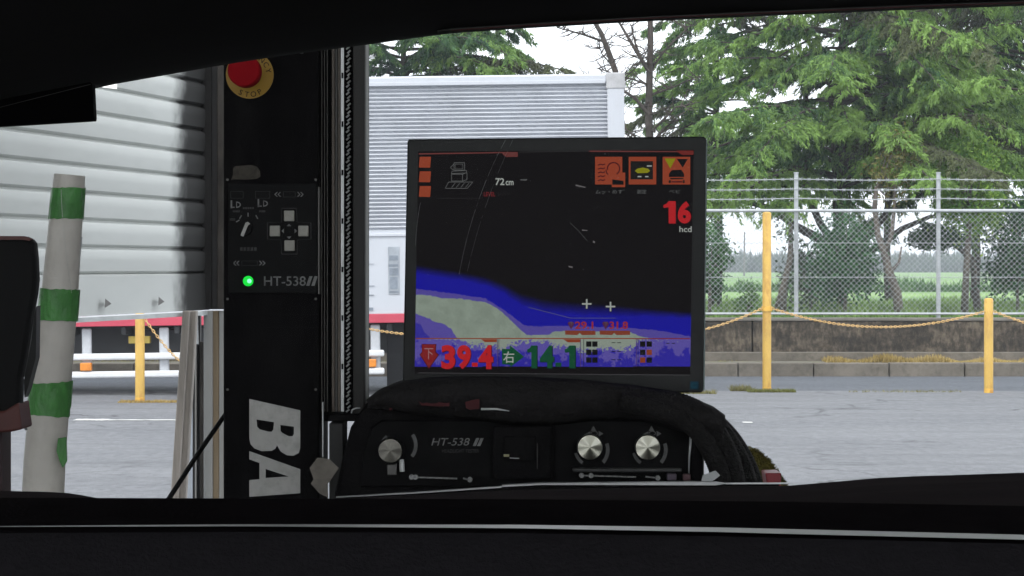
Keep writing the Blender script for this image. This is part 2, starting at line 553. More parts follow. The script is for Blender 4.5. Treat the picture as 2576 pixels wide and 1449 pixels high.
def cedar(label, px, d, H, Rr, z0, nl, seed, base=.69, tr=.2, side=0, lite=.5, stems=None, brown=.1, dens=1.0, azs=None, group='cedar trees behind the fence', zmax=None):
    rg = np.random.default_rng(seed)
    X = (px - 1288) * d / F
    t = thing('cedar_tree', label, 'tree', (X, d, base), group)
    tk = MB()
    pts = [Vector((X + (rg.uniform(-.06, .06) if 0 < i < 9 else 0), d + rg.uniform(-.06, .06), base - .05 + (H) * i / 9)) for i in range(10)]
    tk.tube(pts, [tr * (1 - .6 * min(1, i / 4) - .06 * max(0, i - 4)) for i in range(10)], 10)
    if stems:
        for st, r0, r1 in stems:
            q = [W(a, b, d) for a, b in st]
            tk.tube(q, list(np.linspace(r0, r1, len(q))), 7)
    tk.build('trunk', BARK, t, smooth=True)
    lm = MB()
    allP = []; allD = []; tone = []
    zmax = zmax or (base + H)
    for i in range(nl):
        u = ((i + rg.uniform(0, 1)) / nl) ** 1.25
        z = z0 + (zmax - .3 - z0) * u
        az = rg.uniform(0, 2 * math.pi) if azs is None else R(rg.uniform(*azs))
        fr = (z - z0) / (base + H - z0)
        L = Rr * (1 - .72 * fr) * rg.uniform(.5, 1.08)
        dh = np.array((math.cos(az), math.sin(az), 0))
        sd_ = np.array((-dh[1], dh[0], 0))
        rise = rg.uniform(.02, .36) * L; droop = rg.uniform(.2, .55) * L
        bend = rg.uniform(-.15, .15) * L
        S = np.linspace(0, 1, 9)
        pos = lambda s: (np.array((X, d, z))[None] + dh[None] * (L * s)[:, None] + sd_[None] * (bend * s * s)[:, None]
                         + np.array((0, 0, 1))[None] * (rise * s * 1.6 - droop * s * s)[:, None])
        PP = pos(S)
        r0 = .014 + .006 * L
        lm.tube([Vector(p) for p in PP], list(np.linspace(r0, .008, 9)), 5, cap=False)
        lt = rg.uniform(-.25, .3) + lite
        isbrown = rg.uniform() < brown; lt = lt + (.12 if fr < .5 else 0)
        nt_ = int(L / .078 * dens)
        s = np.clip(rg.uniform(.08, 1.0, nt_) ** .75, 0, 1)
        base_p = pos(s)
        sg = np.where(rg.uniform(size=nt_) < .5, -1, 1)
        ang = rg.uniform(.5, 1.25, nt_)
        td = dh[None] * np.cos(ang)[:, None] + sd_[None] * (sg * np.sin(ang))[:, None]
        td[:, 2] += rg.uniform(-.25, .15, nt_)
        tl = rg.uniform(.28, .68, nt_) * (1.05 - .5 * s) * min(1.15, L / 2.6)
        nper = 15
        q = np.linspace(.05, 1, nper)
        P = base_p[:, None, :] + td[:, None, :] * (tl[:, None] * q[None])[:, :, None]
        dr = rg.uniform(.3, .6, nt_)
        P[:, :, 2] -= dr[:, None] * tl[:, None] * (q ** 2)[None]
        P = P.reshape(-1, 3)
        tdr = np.repeat(td, nper, axis=0)
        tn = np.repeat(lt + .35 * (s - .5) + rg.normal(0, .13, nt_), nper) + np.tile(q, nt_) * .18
        rep = 4
        P = np.repeat(P, rep, axis=0); tdr = np.repeat(tdr, rep, axis=0); tn = np.repeat(tn, rep)
        Dv = tdr * .5 + rg.normal(0, .3, P.shape); Dv[:, 2] -= .6
        Dv /= np.linalg.norm(Dv, axis=1, keepdims=True)
        P = P + rg.normal(0, .018, P.shape)
        allP.append(P); allD.append(Dv)
        tn = np.clip(tn + rg.normal(0, .1, len(tn)), 0, 1)[:, None]
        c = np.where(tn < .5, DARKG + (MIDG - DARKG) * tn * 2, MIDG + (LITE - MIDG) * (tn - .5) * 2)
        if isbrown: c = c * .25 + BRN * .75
        tone.append(c)
        # bare twiglets showing as wood
        for k in range(0, nt_, 14):
            a = base_p[k]; e = a + td[k] * tl[k]; e[2] -= dr[k] * tl[k]
            lm.tube([Vector(a), Vector(e)], [.012, .004], 3, cap=False)
    lm.build('limb', BARK, t)
    P = np.concatenate(allP); Dv = np.concatenate(allD); c = np.concatenate(tone)
    n = len(P)
    V = blades(rg, P, Dv, rg.uniform(.05, .12, n), rg.uniform(.018, .036, n))
    V -= np.array(t.location)[None, None]
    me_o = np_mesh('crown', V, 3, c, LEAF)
    me_o.parent = t
    return t


def bush(name, label, cat, px, d, z0, w_, h, dep, n, size, c0, c1, seed, bark=BARKG, ncl=45, stem=.03, group=None, hollow=0, trunk_pts=None, ltop=0.0):
    rg = np.random.default_rng(seed)
    X = (px - 1288) * d / F
    t = thing(name, label, cat, (X, d, z0), group)
    cl = rg.normal(size=(ncl, 3)); cl /= np.linalg.norm(cl, axis=1, keepdims=True)
    cl *= (rg.uniform(.15, 1, ncl) ** .45)[:, None]
    cl = cl * np.array((w_ / 2, dep / 2, h / 2)) * .82
    cl += np.array((X, d, z0 + ltop + h / 2))
    idx = rg.integers(0, ncl, n)
    sig = min(w_, h) * .11
    P = cl[idx] + rg.normal(0, sig, (n, 3))
    tn = (rg.uniform(0, 1, ncl)[idx] * .7 + rg.uniform(0, .3, n))[:, None]
    c = (np.array(c0) * (1 - tn) + np.array(c1) * tn) * np.array((1.05, 1.25, 1.15))
    V = leaves(rg, P, size)
    V -= np.array(t.location)[None, None]
    cr_ = np_mesh('crown', V, 4, c, LEAF); cr_.parent = t
    st = MB()
    if trunk_pts:
        for pts, r0, r1 in trunk_pts:
            q = [W(a, b, d) for a, b in pts]
            st.tube(q, list(np.linspace(r0, r1, len(q))), 7)
        tip = Vector(W(*trunk_pts[0][0][-1], d))
    else:
        tip = Vector((X, d, z0 + ltop + h * .3))
        st.tube([Vector((X, d, z0 - .05)), tip], [stem, stem * .7], 7)
    for k in range(0, ncl, 2):
        e = Vector(cl[k]); mid = (tip + e) / 2 + Vector((0, 0, -.05))
        st.tube([tip, mid, e], [stem * .45, stem * .3, stem * .12], 4, cap=False)
    st.build('trunk', bark, t, smooth=True)
    return t


# big cedar in the centre-right
cedar('largest cedar, forking low behind the fence between the two yellow posts', 2118, 38, 8.6, 4.7, 2.62, 122, 11, tr=.085, lite=.55, brown=.1, zmax=7.8, dens=1.15,
      stems=[([(2118, 640), (2060, 600), (2000, 568), (1935, 522), (1860, 505), (1800, 520)], .09, .02),
             ([(2118, 650), (2062, 560), (2035, 500), (2025, 420), (2030, 200)], .07, .03),
             ([(2118, 640), (2105, 560), (2100, 430), (2085, 150)], .08, .03),
             ([(2118, 645), (2180, 600), (2225, 545), (2250, 470), (2260, 300)], .07, .03),
             ([(2118, 660), (2200, 625), (2270, 575), (2340, 545), (2420, 540)], .07, .02)])
cedar('cedar with dark lower boughs at the right edge of the view', 2625, 41, 8.8, 4.2, 2.7, 92, 23, tr=.2, lite=.33, brown=.12, zmax=8.2,
      )
cedar('cedar with pale drooping sprays behind the short post at right', 2452, 46, 8.6, 3.6, 3.5, 66, 37, tr=.1, lite=.5, brown=.05, zmax=8.4)
cedar('cedar growing nearest the bare dead tree, its sprays reaching over the monitor', 1802, 43, 9.2, 2.2, 3.2, 84, 41, tr=.1, lite=.38, brown=.28, zmax=8.4)
cedar('cedar showing above the left end of the white truck box', 1015, 40, 7.6, 3.35, 3.7, 92, 55, tr=.14, lite=.28, brown=.05, zmax=7.4, dens=1.1)
cedar('far cedar rising between the big cedar and the right edge', 2236, 50, 9.4, 3.4, 3.9, 40, 67, tr=.09, lite=.4, brown=.05, zmax=9.2)

# bare dead trees
def dead_tree(label, d, limbs, group='bare dead trees'):
    b = W(*limbs[0][0][0], d)
    t = thing('dead_tree', label, 'tree', (b.x, d, b.z), group)
    tk = MB(); br = MB(); rg = random.Random(int(b.x * 100))
    for i, (pts, r0, r1) in enumerate(limbs):
        q = [W(a, c, d) + Vector((0, rg.uniform(-.1, .1) if j else 0, 0)) for j, (a, c) in enumerate(pts)]
        (tk if i == 0 else br).tube(q, list(np.linspace(r0 * .68, r1 * .6, len(q))), 8)
        if i:
            for j in range(len(q) - 1):
                for k in range(7):
                    s = q[j].lerp(q[j + 1], rg.random())
                    e = s + Vector((rg.uniform(-.35, .35), rg.uniform(-.3, .3), rg.uniform(-.12, .3)))
                    br.tube([s, s.lerp(e, .5) + Vector((0, 0, -.03)), e], [.012, .008, .003], 3, cap=False)
                    e2 = s.lerp(e, .6) + Vector((rg.uniform(-.15, .15), 0, rg.uniform(-.1, .15)))
                    br.tube([s.lerp(e, .5), e2], [.007, .003], 3, cap=False)
    tk.build('trunk', DEADW, t, smooth=True); br.build('branch', DEADW, t)
    return t
dead_tree('leafless dead tree with an upright trunk just right of the truck box', 35.5, [
    ([(1648, 800), (1645, 560), (1638, 400), (1632, 300), (1634, 180), (1636, 100), (1634, 20), (1630, -60)], .11, .05),
    ([(1636, 185), (1612, 150), (1585, 105), (1560, 60), (1530, 20)], .05, .02),
    ([(1612, 150), (1598, 110), (1586, 60)], .03, .012),
    ([(1634, 290), (1600, 250), (1570, 228), (1530, 205), (1480, 203)], .045, .012),
    ([(1634, 215), (1590, 200), (1550, 190), (1500, 170)], .025, .008),
    ([(1634, 180), (1670, 130), (1705, 95), (1740, 60)], .03, .01),
    ([(1634, 240), (1690, 220), (1760, 190)], .03, .008),
    ([(1640, 380), (1600, 345), (1570, 320), (1520, 300)], .03, .01),
    ([(1640, 360), (1675, 320), (1710, 290)], .04, .012),
    ([(1640, 330), (1700, 270), (1765, 255)], .03, .008)])
dead_tree('broken dead snag leaning over the right end of the truck box', 36.5, [
    ([(1590, 800), (1575, 500), (1556, 280), (1548, 180), (1530, 130), (1512, 85), (1498, 60), (1480, 20)], .09, .045),
    ([(1520, 105), (1470, 88), (1430, 76), (1400, 70)], .03, .01),
    ([(1540, 165), (1515, 135), (1500, 95)], .02, .008)], )

# shrubs and small trees behind the fence
bush('shrub', 'round dark green shrub in front of the forking cedar trunk', 'shrub', 2125, 35.2, .72, 1.15, 1.55, .9, 5200, .04, (.02, .06, .03), (.085, .18, .07), 5, ncl=60, group='shrubs behind the fence', ltop=.05)
bush('shrub', 'glossy leafy shrub beside the right edge of the monitor', 'shrub', 1785, 34.6, .72, .62, 1.5, .6, 2600, .035, (.025, .065, .03), (.1, .19, .07), 6, ncl=40, group='shrubs behind the fence', ltop=.05)
bush('shrub', 'tall dark shrub behind the short post at the right edge', 'shrub', 2560, 36, .72, 1.1, 1.9, 1.0, 5200, .04, (.016, .045, .025), (.06, .13, .05), 8, ncl=55, group='shrubs behind the fence', ltop=.0)
bush('broadleaf_tree', 'yellow green broadleaf tree rising above the fence at right', 'tree', 2440, 35.5, .72, 1.25, 1.9, 1.1, 9000, .035, (.06, .14, .03), (.27, .34, .06), 9, ncl=70, ltop=1.0,
     trunk_pts=[([(2425, 800), (2432, 660), (2440, 520)], .06, .04)])
bush('broadleaf_tree', 'slender forked tree with brown trunk and few yellowish leaves', 'tree', 2245, 34.8, .72, .8, 1.3, .6, 700, .035, (.1, .09, .03), (.22, .16, .05), 12, ncl=26, ltop=1.5,
     trunk_pts=[([(2262, 800), (2256, 735), (2235, 680), (2222, 630), (2208, 590), (2200, 520), (2205, 470)], .075, .03), ([(2225, 640), (2243, 590), (2250, 520), (2252, 450)], .04, .018), ([(2236, 690), (2262, 660), (2268, 620)], .03, .012)])
bush('small_tree', 'thin leaning dark trunk behind the tall yellow post', 'tree', 1985, 35.4, .72, .5, .8, .5, 380, .03, (.02, .045, .02), (.06, .1, .04), 14, ncl=14, ltop=.9,
     trunk_pts=[([(1968, 800), (1972, 720), (1988, 650), (1990, 600), (1986, 545)], .06, .03), ([(1948, 800), (1966, 720), (1984, 680)], .035, .02)])
bush('small_tree', 'small tree with a flat arching bough behind the right fence post', 'tree', 2350, 37, .72, 1.6, .42, .8, 3000, .035, (.02, .05, .025), (.06, .12, .045), 17, ncl=40, ltop=.95,
     trunk_pts=[([(2462, 800), (2452, 720), (2446, 650), (2400, 615), (2350, 604)], .07, .03)])
bush('shrub', 'low sapling with sparse leaves at the foot of the fence', 'shrub', 1882, 34.2, .72, .45, .5, .4, 420, .03, (.05, .09, .03), (.12, .18, .06), 19, ncl=18, group='shrubs behind the fence')
bush('shrub', 'grey green scrub patch between the leaning trunk and round shrub', 'shrub', 2040, 37, .72, 1.0, 1.2, .7, 1900, .04, (.04, .055, .035), (.085, .11, .06), 21, ncl=36, group='shrubs behind the fence')

# grass and crops
def grass(name, x0, x1, y0, y1, z, n, h, c0, c1, seed, wd=.012):
    rg = np.random.default_rng(seed)
    P = np.stack([rg.uniform(x0, x1, n), y0 + (y1 - y0) * rg.uniform(0, 1, n) ** 1.3, np.full(n, z)], 1)
    Dv = rg.normal(0, .3, (n, 3)); Dv[:, 2] = 1; Dv /= np.linalg.norm(Dv, axis=1, keepdims=True)
    tn = (np.clip(.5 + .3 * np.sin(P[:, 0] * 2.1 + P[:, 1]) + rg.normal(0, .25, n), 0, 1))[:, None]
    c = np.array(c0) * (1 - tn) + np.array(c1) * tn
    hv = h * rg.uniform(.4, 1.2, n) * np.clip(.65 + .3 * np.sin(P[:, 0] * 2.7) * np.cos(P[:, 0] * .93 + 1) + .3 * np.sin(P[:, 0] * 9.1), .15, 1.3)
    V = blades(rg, P, Dv, hv, np.full(n, wd))
    return np_mesh(name, V, 3, c, LEAF, kind='stuff')
tag(grass('grass', -14, 14, 33.55, 50, .69, 60000, .2, (.12, .22, .055), (.26, .38, .12), 71, .035), 'bright green grass growing behind the fence', 'grass')
tag(grass('weeds', 4.2, 9.0, 32.3, 32.75, .16, 5200, .11, (.3, .22, .07), (.55, .42, .17), 72, .02), 'dry yellow weeds along the verge above the kerb', 'weeds')
tag(grass('weeds', -9, 3.6, 32.55, 32.78, .16, 1500, .05, (.15, .14, .06), (.28, .25, .11), 73, .014), 'sparse yellow weeds along the ledge left of the long patch', 'weeds')
tag(grass('crop_rows', -34, 34, 72, 76, .69, 26000, .42, (.05, .12, .04), (.1, .19, .06), 74, .09), 'darker crop rows across the green field', 'crops')
tag(grass('distant_woods', -190, 190, 560, 590, .5, 30000, 4.2, (.02, .045, .03), (.05, .08, .045), 75, 2.2), 'hazy line of woods beyond the field', 'woods')
rgx = np.random.default_rng(5)
tag(grass('distant_woods', 22, 60, 300, 315, .5, 9000, 2.6, (.03, .06, .03), (.06, .1, .05), 76, 1.0), 'lower band of hazy scrub at the far side of the field', 'woods')
# utility pole
up = thing('utility_pole', 'thin distant utility pole standing in the hazy field', 'pole', (W(1872, 680, 190).x, 190, .69))
MB().tube([Vector((W(1872, 680, 190).x, 190, .69)), W(1873, 583, 190)], [.08, .06], 8).build('shaft', DSTEEL, up)

# ------------------------------------------------------------------ chain link fence
GALV = mat('galvanised_steel', (.44, .46, .48), .5, .2, var=.15, scale=8)
FD = 33.25
fx0, fx1 = -13.8, 13.8
fz0, fz1 = .80, 2.215
fn = thing('chain_link_fence', 'galvanised chain link fence topped with three barbed wires on the wall', 'fence', (0, FD, .745))
x_first = W(2003, 0, FD).x
k0 = math.ceil((fx0 - x_first) / 1.955)
k = k0
while x_first + k * 1.955 < fx1:
    xx = x_first + k * 1.955
    MB().tube([(xx, FD, .70), (xx, FD, 2.73)], .03, 8).tube([(xx, FD, 2.73), (xx, FD, 2.745)], .036, 8).build('post', GALV, fn, smooth='auto')
    k += 1
MB().tube([(fx0, FD - .04, fz1), (fx1, FD - .04, fz1)], .022, 8).build('rail', GALV, fn)
MB().tube([(fx0, FD - .04, fz0), (fx1, FD - .04, fz0)], .016, 8).build('rail', GALV, fn)
for zz in (1.30, 1.77):
    MB().tube([(fx0, FD - .035, zz), (fx1, FD - .035, zz)], .004, 4).build('rail', GALV, fn)
for zz in (2.385, 2.515, 2.65):
    wv = MB(); rg = random.Random(int(zz * 1000))
    pts = []
    x = fx0
    while x <= fx1:
        ph = ((x - x_first) / 1.955) % 1
        pts.append((x, FD - .04, zz - .018 * math.sin(math.pi * ph))); x += .2
    wv.tube(pts, .0055, 4)
    x = fx0
    while x < fx1:
        ph = ((x - x_first) / 1.955) % 1
        zc = zz - .018 * math.sin(math.pi * ph)
        wv.tube([(x - .02, FD - .04, zc - .022), (x + .02, FD - .04, zc + .022)], .0035, 3)
        wv.tube([(x + .02, FD - .04, zc - .022), (x - .02, FD - .04, zc + .022)], .0035, 3); x += .12
    wv.build('barbed_wire', GALV, fn)
# mesh: flat diagonal wires
ms = MB()
p_ = .076; hh = fz1 - fz0; wd = .0058
x = fx0 - hh
while x < fx1 + hh:
    for sgn, yy in ((1, FD - .034), (-1, FD - .028)):
        xa, za, xb, zb = x, fz0, x + sgn * hh, fz1
        if xb < xa: xa, za, xb, zb = xb, zb, xa, za
        if xa < fx0: za += (zb - za) * (fx0 - xa) / (xb - xa); xa = fx0
        if xb > fx1: zb = za + (zb - za) * (fx1 - xa) / (xb - xa); xb = fx1
        if xb <= xa: continue
        o2 = wd / 2
        ms.add([(xa, yy, za - o2), (xa, yy - .003, za), (xa, yy, za + o2), (xb, yy, zb - o2), (xb, yy - .003, zb), (xb, yy, zb + o2)],
               [(0, 3, 4, 1), (1, 4, 5, 2), (0, 2, 5, 3)])
    x += p_
ms.build('wire_mesh', GALV, fn)

# ------------------------------------------------------------------ yellow bollards and chain
YEL = mat('yellow_paint', (.6, .38, .08), .5, var=.2, scale=5, dirt=(.33, .15, .03), dirt_amt=.65, dscale=7, stretch=(1, 1, .4), bump=.3, bscale=30)
YELW = mat('rusty_yellow_paint', (.72, .43, .07), .5, var=.15, scale=6, dirt=(.35, .12, .03), dirt_amt=.9, dscale=14)


def bollard(px, pb, pt, wpx, label, rust=None, cap=True):
    d = EYE * F / (pb - 670)
    b = W(px, pb, d); r = sz(wpx, d) / 2; top = W(px, pt, d).z
    t = thing('bollard', label, 'bollard', (b.x, d, 0), 'yellow bollards between lot and road')
    mb = MB()
    prof = [(r, -.05), (r, top - r * .35), (r * .85, top - r * .12), (r * .5, top)]
    n = 20
    vs = [(b.x + q * math.cos(2 * math.pi * k / n), d + q * math.sin(2 * math.pi * k / n), z) for q, z in prof for k in range(n)]
    fs = [(j * n + k, j * n + (k + 1) % n, (j + 1) * n + (k + 1) % n, (j + 1) * n + k) for j in range(3) for k in range(n)]
    fs.append(tuple(3 * n + k for k in range(n)))
    mb.add(vs, fs)
    mb.build('post', YEL, t, smooth='auto')
    MB().tube([(b.x, d, -.02), (b.x, d, .05)], r * 1.02, 20).build('rusty_foot', YELW, t, smooth='auto')
    if rust:
        z = W(px, rust, d).z
        MB().tube([(b.x, d, z - .035), (b.x, d, z + .02)], r * 1.25, 16).build('chain_collar', YELW, t, smooth='auto')
    return Vector((b.x, d, 0)), r


B = []
B.append(bollard(352, 1011, 787, 24, 'yellow bollard seen under the roller shutter at left', rust=None))
B.append(bollard(813, 1004, 778, 24, 'yellow bollard standing behind the tester column'))
B.append(bollard(1371, 996, 768, 24, 'yellow bollard standing behind the monitor'))
B.append(bollard(1929, 984, 533, 22, 'tall yellow post with a rusty chain collar', rust=775))
B.append(bollard(2487, 988, 750, 23, 'short yellow bollard near the right edge of the view', rust=None))
B.append(bollard(3045, 992, 760, 23, 'yellow bollard beyond the right edge of the view'))
ROPE = mat('orange_yellow_chain', (.62, .4, .16), .55, var=.45, scale=40)
hz = [.92, .93, .93, 0, 0, .93]
att = [W(352, 800, B[0][0].y).z, W(813, 800, B[1][0].y).z, W(1371, 795, B[2][0].y).z, W(1929, 775, B[3][0].y).z, W(2487, 783, B[4][0].y).z, W(3045, 790, B[5][0].y).z]
lab = ['chain hanging steeply from the bollard under the shutter', 'chain sagging behind the column and monitor', 'chain rising to the tall post from behind the monitor',
       'chain sagging between the tall post and the short bollard at right', 'chain running off the right edge of the view']
sag = [.72, .2, .27, .2, .25]
for i in range(5):
    a, ra = B[i]; b, rb = B[i + 1]
    p0 = Vector((a.x + ra, a.y - .03, att[i])); p1 = Vector((b.x - rb, b.y - .03, att[i + 1]))
    mb = MB()
    n = 90
    L_ = lambda s: p0.lerp(p1, s) - Vector((0, 0, 4 * sag[i] * s * (1 - s)))
    for k in range(n):
        q0 = L_(k / n); q1 = L_((k + 1.25) / n)
        c = (q0 + q1) / 2; ax = (q1 - q0).normalized()
        side = (Vector((0, 1, 0)) if k % 2 else ax.cross(Vector((0, 1, 0)))).normalized()
        hl = (q1 - q0).length * .5; hw = .011
        ring = [c + ax * (hl * math.cos(t_)) + side * (hw * math.sin(t_)) for t_ in [j * math.pi / 4 for j in range(9)]]
        mb.tube(ring, .0055, 4, cap=False)
    o = mb.build('barrier_chain', ROPE)
    tag(o, lab[i], 'chain', 'barrier chains between the bollards')
rgw = np.random.default_rng(9)
def tufts(label, pxs, n, h, c0, c1, py):
    d = EYE * F / (py - 670)
    P = np.stack([(rgw.uniform(*pxs, n) - 1288) * d / F, d + rgw.uniform(-.12, .12, n), np.zeros(n)], 1)
    Dv = rgw.normal(0, .6, (n, 3)); Dv[:, 2] = 1; Dv /= np.linalg.norm(Dv, axis=1, keepdims=True)
    t_ = rgw.uniform(0, 1, (n, 1))
    o = np_mesh('weeds', blades(rgw, P, Dv, rgw.uniform(.3, 1, n) * h, np.full(n, .012)), 3, np.array(c0) * (1 - t_) + np.array(c1) * t_, LEAF, kind='stuff')
    tag(o, label, 'weeds')
tufts('green weeds round the foot of the tall yellow post', (1880, 2000), 1300, .055, (.09, .11, .03), (.22, .22, .06), 986)
tufts('thin weeds left of the tall yellow post', (1838, 1890), 420, .1, (.14, .14, .05), (.28, .25, .1), 983)
tufts('yellow weeds at the foot of the bollard seen under the shutter', (300, 470), 900, .04, (.3, .2, .06), (.5, .38, .14), 1012)
tufts('weeds at the asphalt edge behind the monitor', (1700, 1800), 300, .07, (.14, .14, .05), (.28, .25, .1), 990)
tufts('scattered weeds between the two yellow posts at right', (2130, 2420), 160, .05, (.14, .14, .05), (.28, .25, .1), 986)

# ------------------------------------------------------------------ truck
TD = 27.2
ts = TD / F
TXR = 292 * ts
piv = W(1200, 0, TD).x
tr = thing('box_truck', 'white corrugated box truck with a red stripe passing on the road', 'truck', (piv, TD + 1.2, 0))
WHT = mat('white_truck_paint', (.52, .545, .59), .4, var=.06, scale=2, dirt=(.4, .4, .42), dirt_amt=.35, dscale=2, stretch=(1, 1, .4))
CORR = mat('corrugated_aluminium', (.58, .6, .64), .45, .1, var=.08, scale=2)
REDP = mat('red_stripe_paint', (.52, .06, .1), .4, var=.1, scale=4)
CHAS = mat('chassis_black', (.03, .032, .035), .6, var=.4, scale=5)
xl = -8.6
zt = EYE + (670 - 190) * ts; zrb = EYE + (670 - 213) * ts; zcb = EYE + (670 - 576) * ts; zb = EYE - (786 - 670) * ts; zr = EYE - (809 - 670) * ts
xr2 = (1537 - 1288) * ts
# corrugated side
pitch = 10.15 * ts
npts = int((zrb - zcb) / pitch) * 10
co = MB(); vs = []
for i in range(npts + 1):
    z = zrb - (zrb - zcb) * i / npts
    ph = (zrb - z) / pitch * 2 * math.pi
    yy = TD + .03 - .03 * math.cos(ph)
    vs += [(xl, yy, z), (xr2, yy, z)]
co.add(vs, [(2 * i, 2 * i + 2, 2 * i + 3, 2 * i + 1) for i in range(npts)])
co.build('corrugated_panel', CORR, tr, smooth=True)
MB().box(xl, TD + .063, zb, TXR - .01, TD + 2.4, zt - .02).build('cargo_box', WHT, tr)
tb = MB().box(xl, TD - .02, zrb, xr2 - .002, TD + 2.42, zt).build('roof_rail', WHT, tr, bevel=.02)
MB().box(xl, TD - .034, zrb - .004, xr2 - .02, TD - .022, zrb + .035).build('roof_gutter', WHT, tr, bevel=.003)
MB().box(xr2, TD - .02, zb, TXR, TD + .1, zt - .1).build('corner_post', WHT, tr, bevel=.015)
MB().box(xr2 - .01, TD - .028, zt - .17, TXR + .01, TD + .12, zt + .012).build('corner_cap', mat('corner_cap_grey', (.42, .42, .43), .5), tr, bevel=.012)
MB().box(xl, TD + .005, zb, xr2 - .002, TD + .06, zcb).build('lower_panel', WHT, tr)
MB().box(xl, TD - .012, zcb - .07, xr2 - .004, TD + .02, zcb - .04).build('seam_strip', WHT, tr, bevel=.004)
gy = mat('grey_decal', (.2, .23, .27), .5, var=.35, scale=7)
q = W(981, 738, TD); q2 = W(1009, 618, TD); MB().box(q.x, TD - .003, q.z, q2.x, TD + .0005, q2.z).build('side_panel', mat('pale_grey_panel', (.33, .36, .4), .5, var=.25, scale=5), tr, bevel=.002)
for (a, b, c, d_) in [(984, 640, 1006, 652), (982, 662, 1006, 668), (984, 672, 1006, 690), (985, 694, 1004, 724), (983, 730, 1006, 733)]:
    q = W(a, d_, TD); q2 = W(c, b, TD); MB().box(q.x, TD - .006, q.z, q2.x, TD - .0035, q2.z).build('grey_decal', gy, tr)
for (a, b, c, d_) in [(928, 660, 946, 661.5), (930, 715, 946, 717), (928, 738, 944, 740), (930, 770, 942, 778)]:
    q = W(a, d_, TD); q2 = W(c, b, TD); MB().box(q.x, TD - .006, q.z, q2.x, TD - .0035, q2.z).build('grey_decal', gy, tr)
MB().box(xl, TD - .018, zr, TXR, TD + 2.4, zb - .002).build('red_stripe', REDP, tr, bevel=.006)
ch = MB().box(xl, TD + .5, zr - .36, TXR - .2, TD + .62, zr - .004).box(xl, TD + 1.8, zr - .36, TXR - .2, TD + 1.92, zr - .004)
ch.box(-4.3, TD + .35, .45, -2.9, TD + 2.0, zr - .05).box(-6.6, TD + .5, .4, -5.2, TD + 2.0, zr - .05).box(-2.3, TD + .45, .5, -1.75, TD + 1.9, zr - .05)
for xx in np.arange(xl, TXR, .6): ch.box(xx, TD + .06, zr - .1, xx + .06, TD + 2.3, zr - .004)
ch.build('chassis', CHAS, tr, bevel=.01)
WR = mat('white_side_guard', (.72, .73, .75), .4, var=.06)
xg = (968 - 1288) * ts
for y0, y1 in ((877, 894), (922, 939)):
    a = EYE - (y1 - 670) * ts; b = EYE - (y0 - 670) * ts
    MB().box(xl + .2, TD, a, xg, TD + .05, b).build('side_guard', WR, tr, bevel=.02)
for px in (217, 412, 600, 810, 945):
    a = W(px, 0, TD).x
    MB().box(a - .055, TD + .06, .3, a + .055, TD + .11, zr - .02).build('guard_bracket', mat('bracket_grey', (.5, .52, .55), .5) if px == 217 else bpy.data.materials['bracket_grey'], tr, bevel=.02)
ORG_ = mat('orange_reflector', (.75, .25, .03), .35)
for px in (217, 933):
    a = W(px, 910, TD); MB().box(a.x - .065, TD - .012, a.z - .045, a.x + .065, TD + .055, a.z + .045).build('reflector', ORG_, tr, bevel=.01)
a = W(345, 845, TD); MB().box(a.x - .12, TD + .2, a.z - .04, a.x + .12, TD + .3, a.z + .04).build('warning_plate', mat('yellow_plate', (.6, .45, .08), .5), tr)
RUB = mat('tyre_rubber', (.022, .022, .023), .75, var=.3, scale=15)
RIM = mat('wheel_steel', (.3, .31, .33), .4, .6)


def ywheel(cx, y0, cz, r, wd_, parent):
    mb = MB(); n = 36
    prof = [(r * .58, .03), (r * .62, 0), (r * .93, 0), (r, .05), (r, wd_ - .05), (r * .93, wd_), (r * .5, wd_)]
    vs = [(cx + q * math.cos(2 * math.pi * k / n), y0 + yy, cz + q * math.sin(2 * math.pi * k / n)) for q, yy in prof for k in range(n)]
    mb.add(vs, [(j * n + k, j * n + (k + 1) % n, (j + 1) * n + (k + 1) % n, (j + 1) * n + k) for j in range(len(prof) - 1) for k in range(n)])
    wh = mb.build('wheel', RUB, parent, smooth='auto')
    rm = MB().disc((cx, y0 + .06, cz), r * .58, .1, 30)
    rm.disc((cx, y0 - .01, cz), r * .2, .1, 20)
    rm.build('rim', RIM, wh, smooth='auto')
MB().box(-1.41, TD + .1, .1, -1.0, TD + 1.5, .83).build('dark_filler', mat('filler_black', (.01, .01, .011), .8, spec=.1), tr, bevel=.01)  # dark box added to fill the gap behind the side guards
for cx in (-.58, .56):
    ywheel(cx, TD + .05, .48, .48, .5, tr)
    ywheel(cx, TD + 1.85, .48, .48, .5, tr)
MB().box(-1.1, TD + .04, 1.0, 1.1, TD + .6, 1.02).build('mudguard', CHAS, tr)
MB().box(TXR - .3, TD + .1, .42, TXR - .2, TD + 2.3, .56).build('rear_bumper', CHAS, tr, bevel=.01)
# cab, ahead of the box
cabp = [(-8.75, .55), (-8.75, 2.95), (-9.1, 3.05), (-10.5, 2.95), (-10.75, 1.7), (-10.8, .5), (-10.3, .42)]
mb = MB(); n = len(cabp)
mb.add([(x, TD + .05, z) for x, z in cabp] + [(x, TD + 2.35, z) for x, z in cabp],
       [tuple(range(n)), tuple(range(2 * n - 1, n - 1, -1))] + [((i + 1) % n, i, i + n, (i + 1) % n + n) for i in range(n)])
mb.build('cab', WHT, tr, bevel=.04)
GLS = mat('dark_glass', (.02, .025, .03), .08, var=.05)
MB().box(-10.35, TD + .035, 1.8, -9.2, TD + .048, 2.65).build('side_window', GLS, tr, bevel=.005)
MB().box(-9.0, TD + .035, .6, -8.98, TD + .048, 2.8).build('door_seam', CHAS, tr)
MB().box(-10.45, TD + .035, .6, -10.43, TD + .048, 2.8).build('door_seam', CHAS, tr)
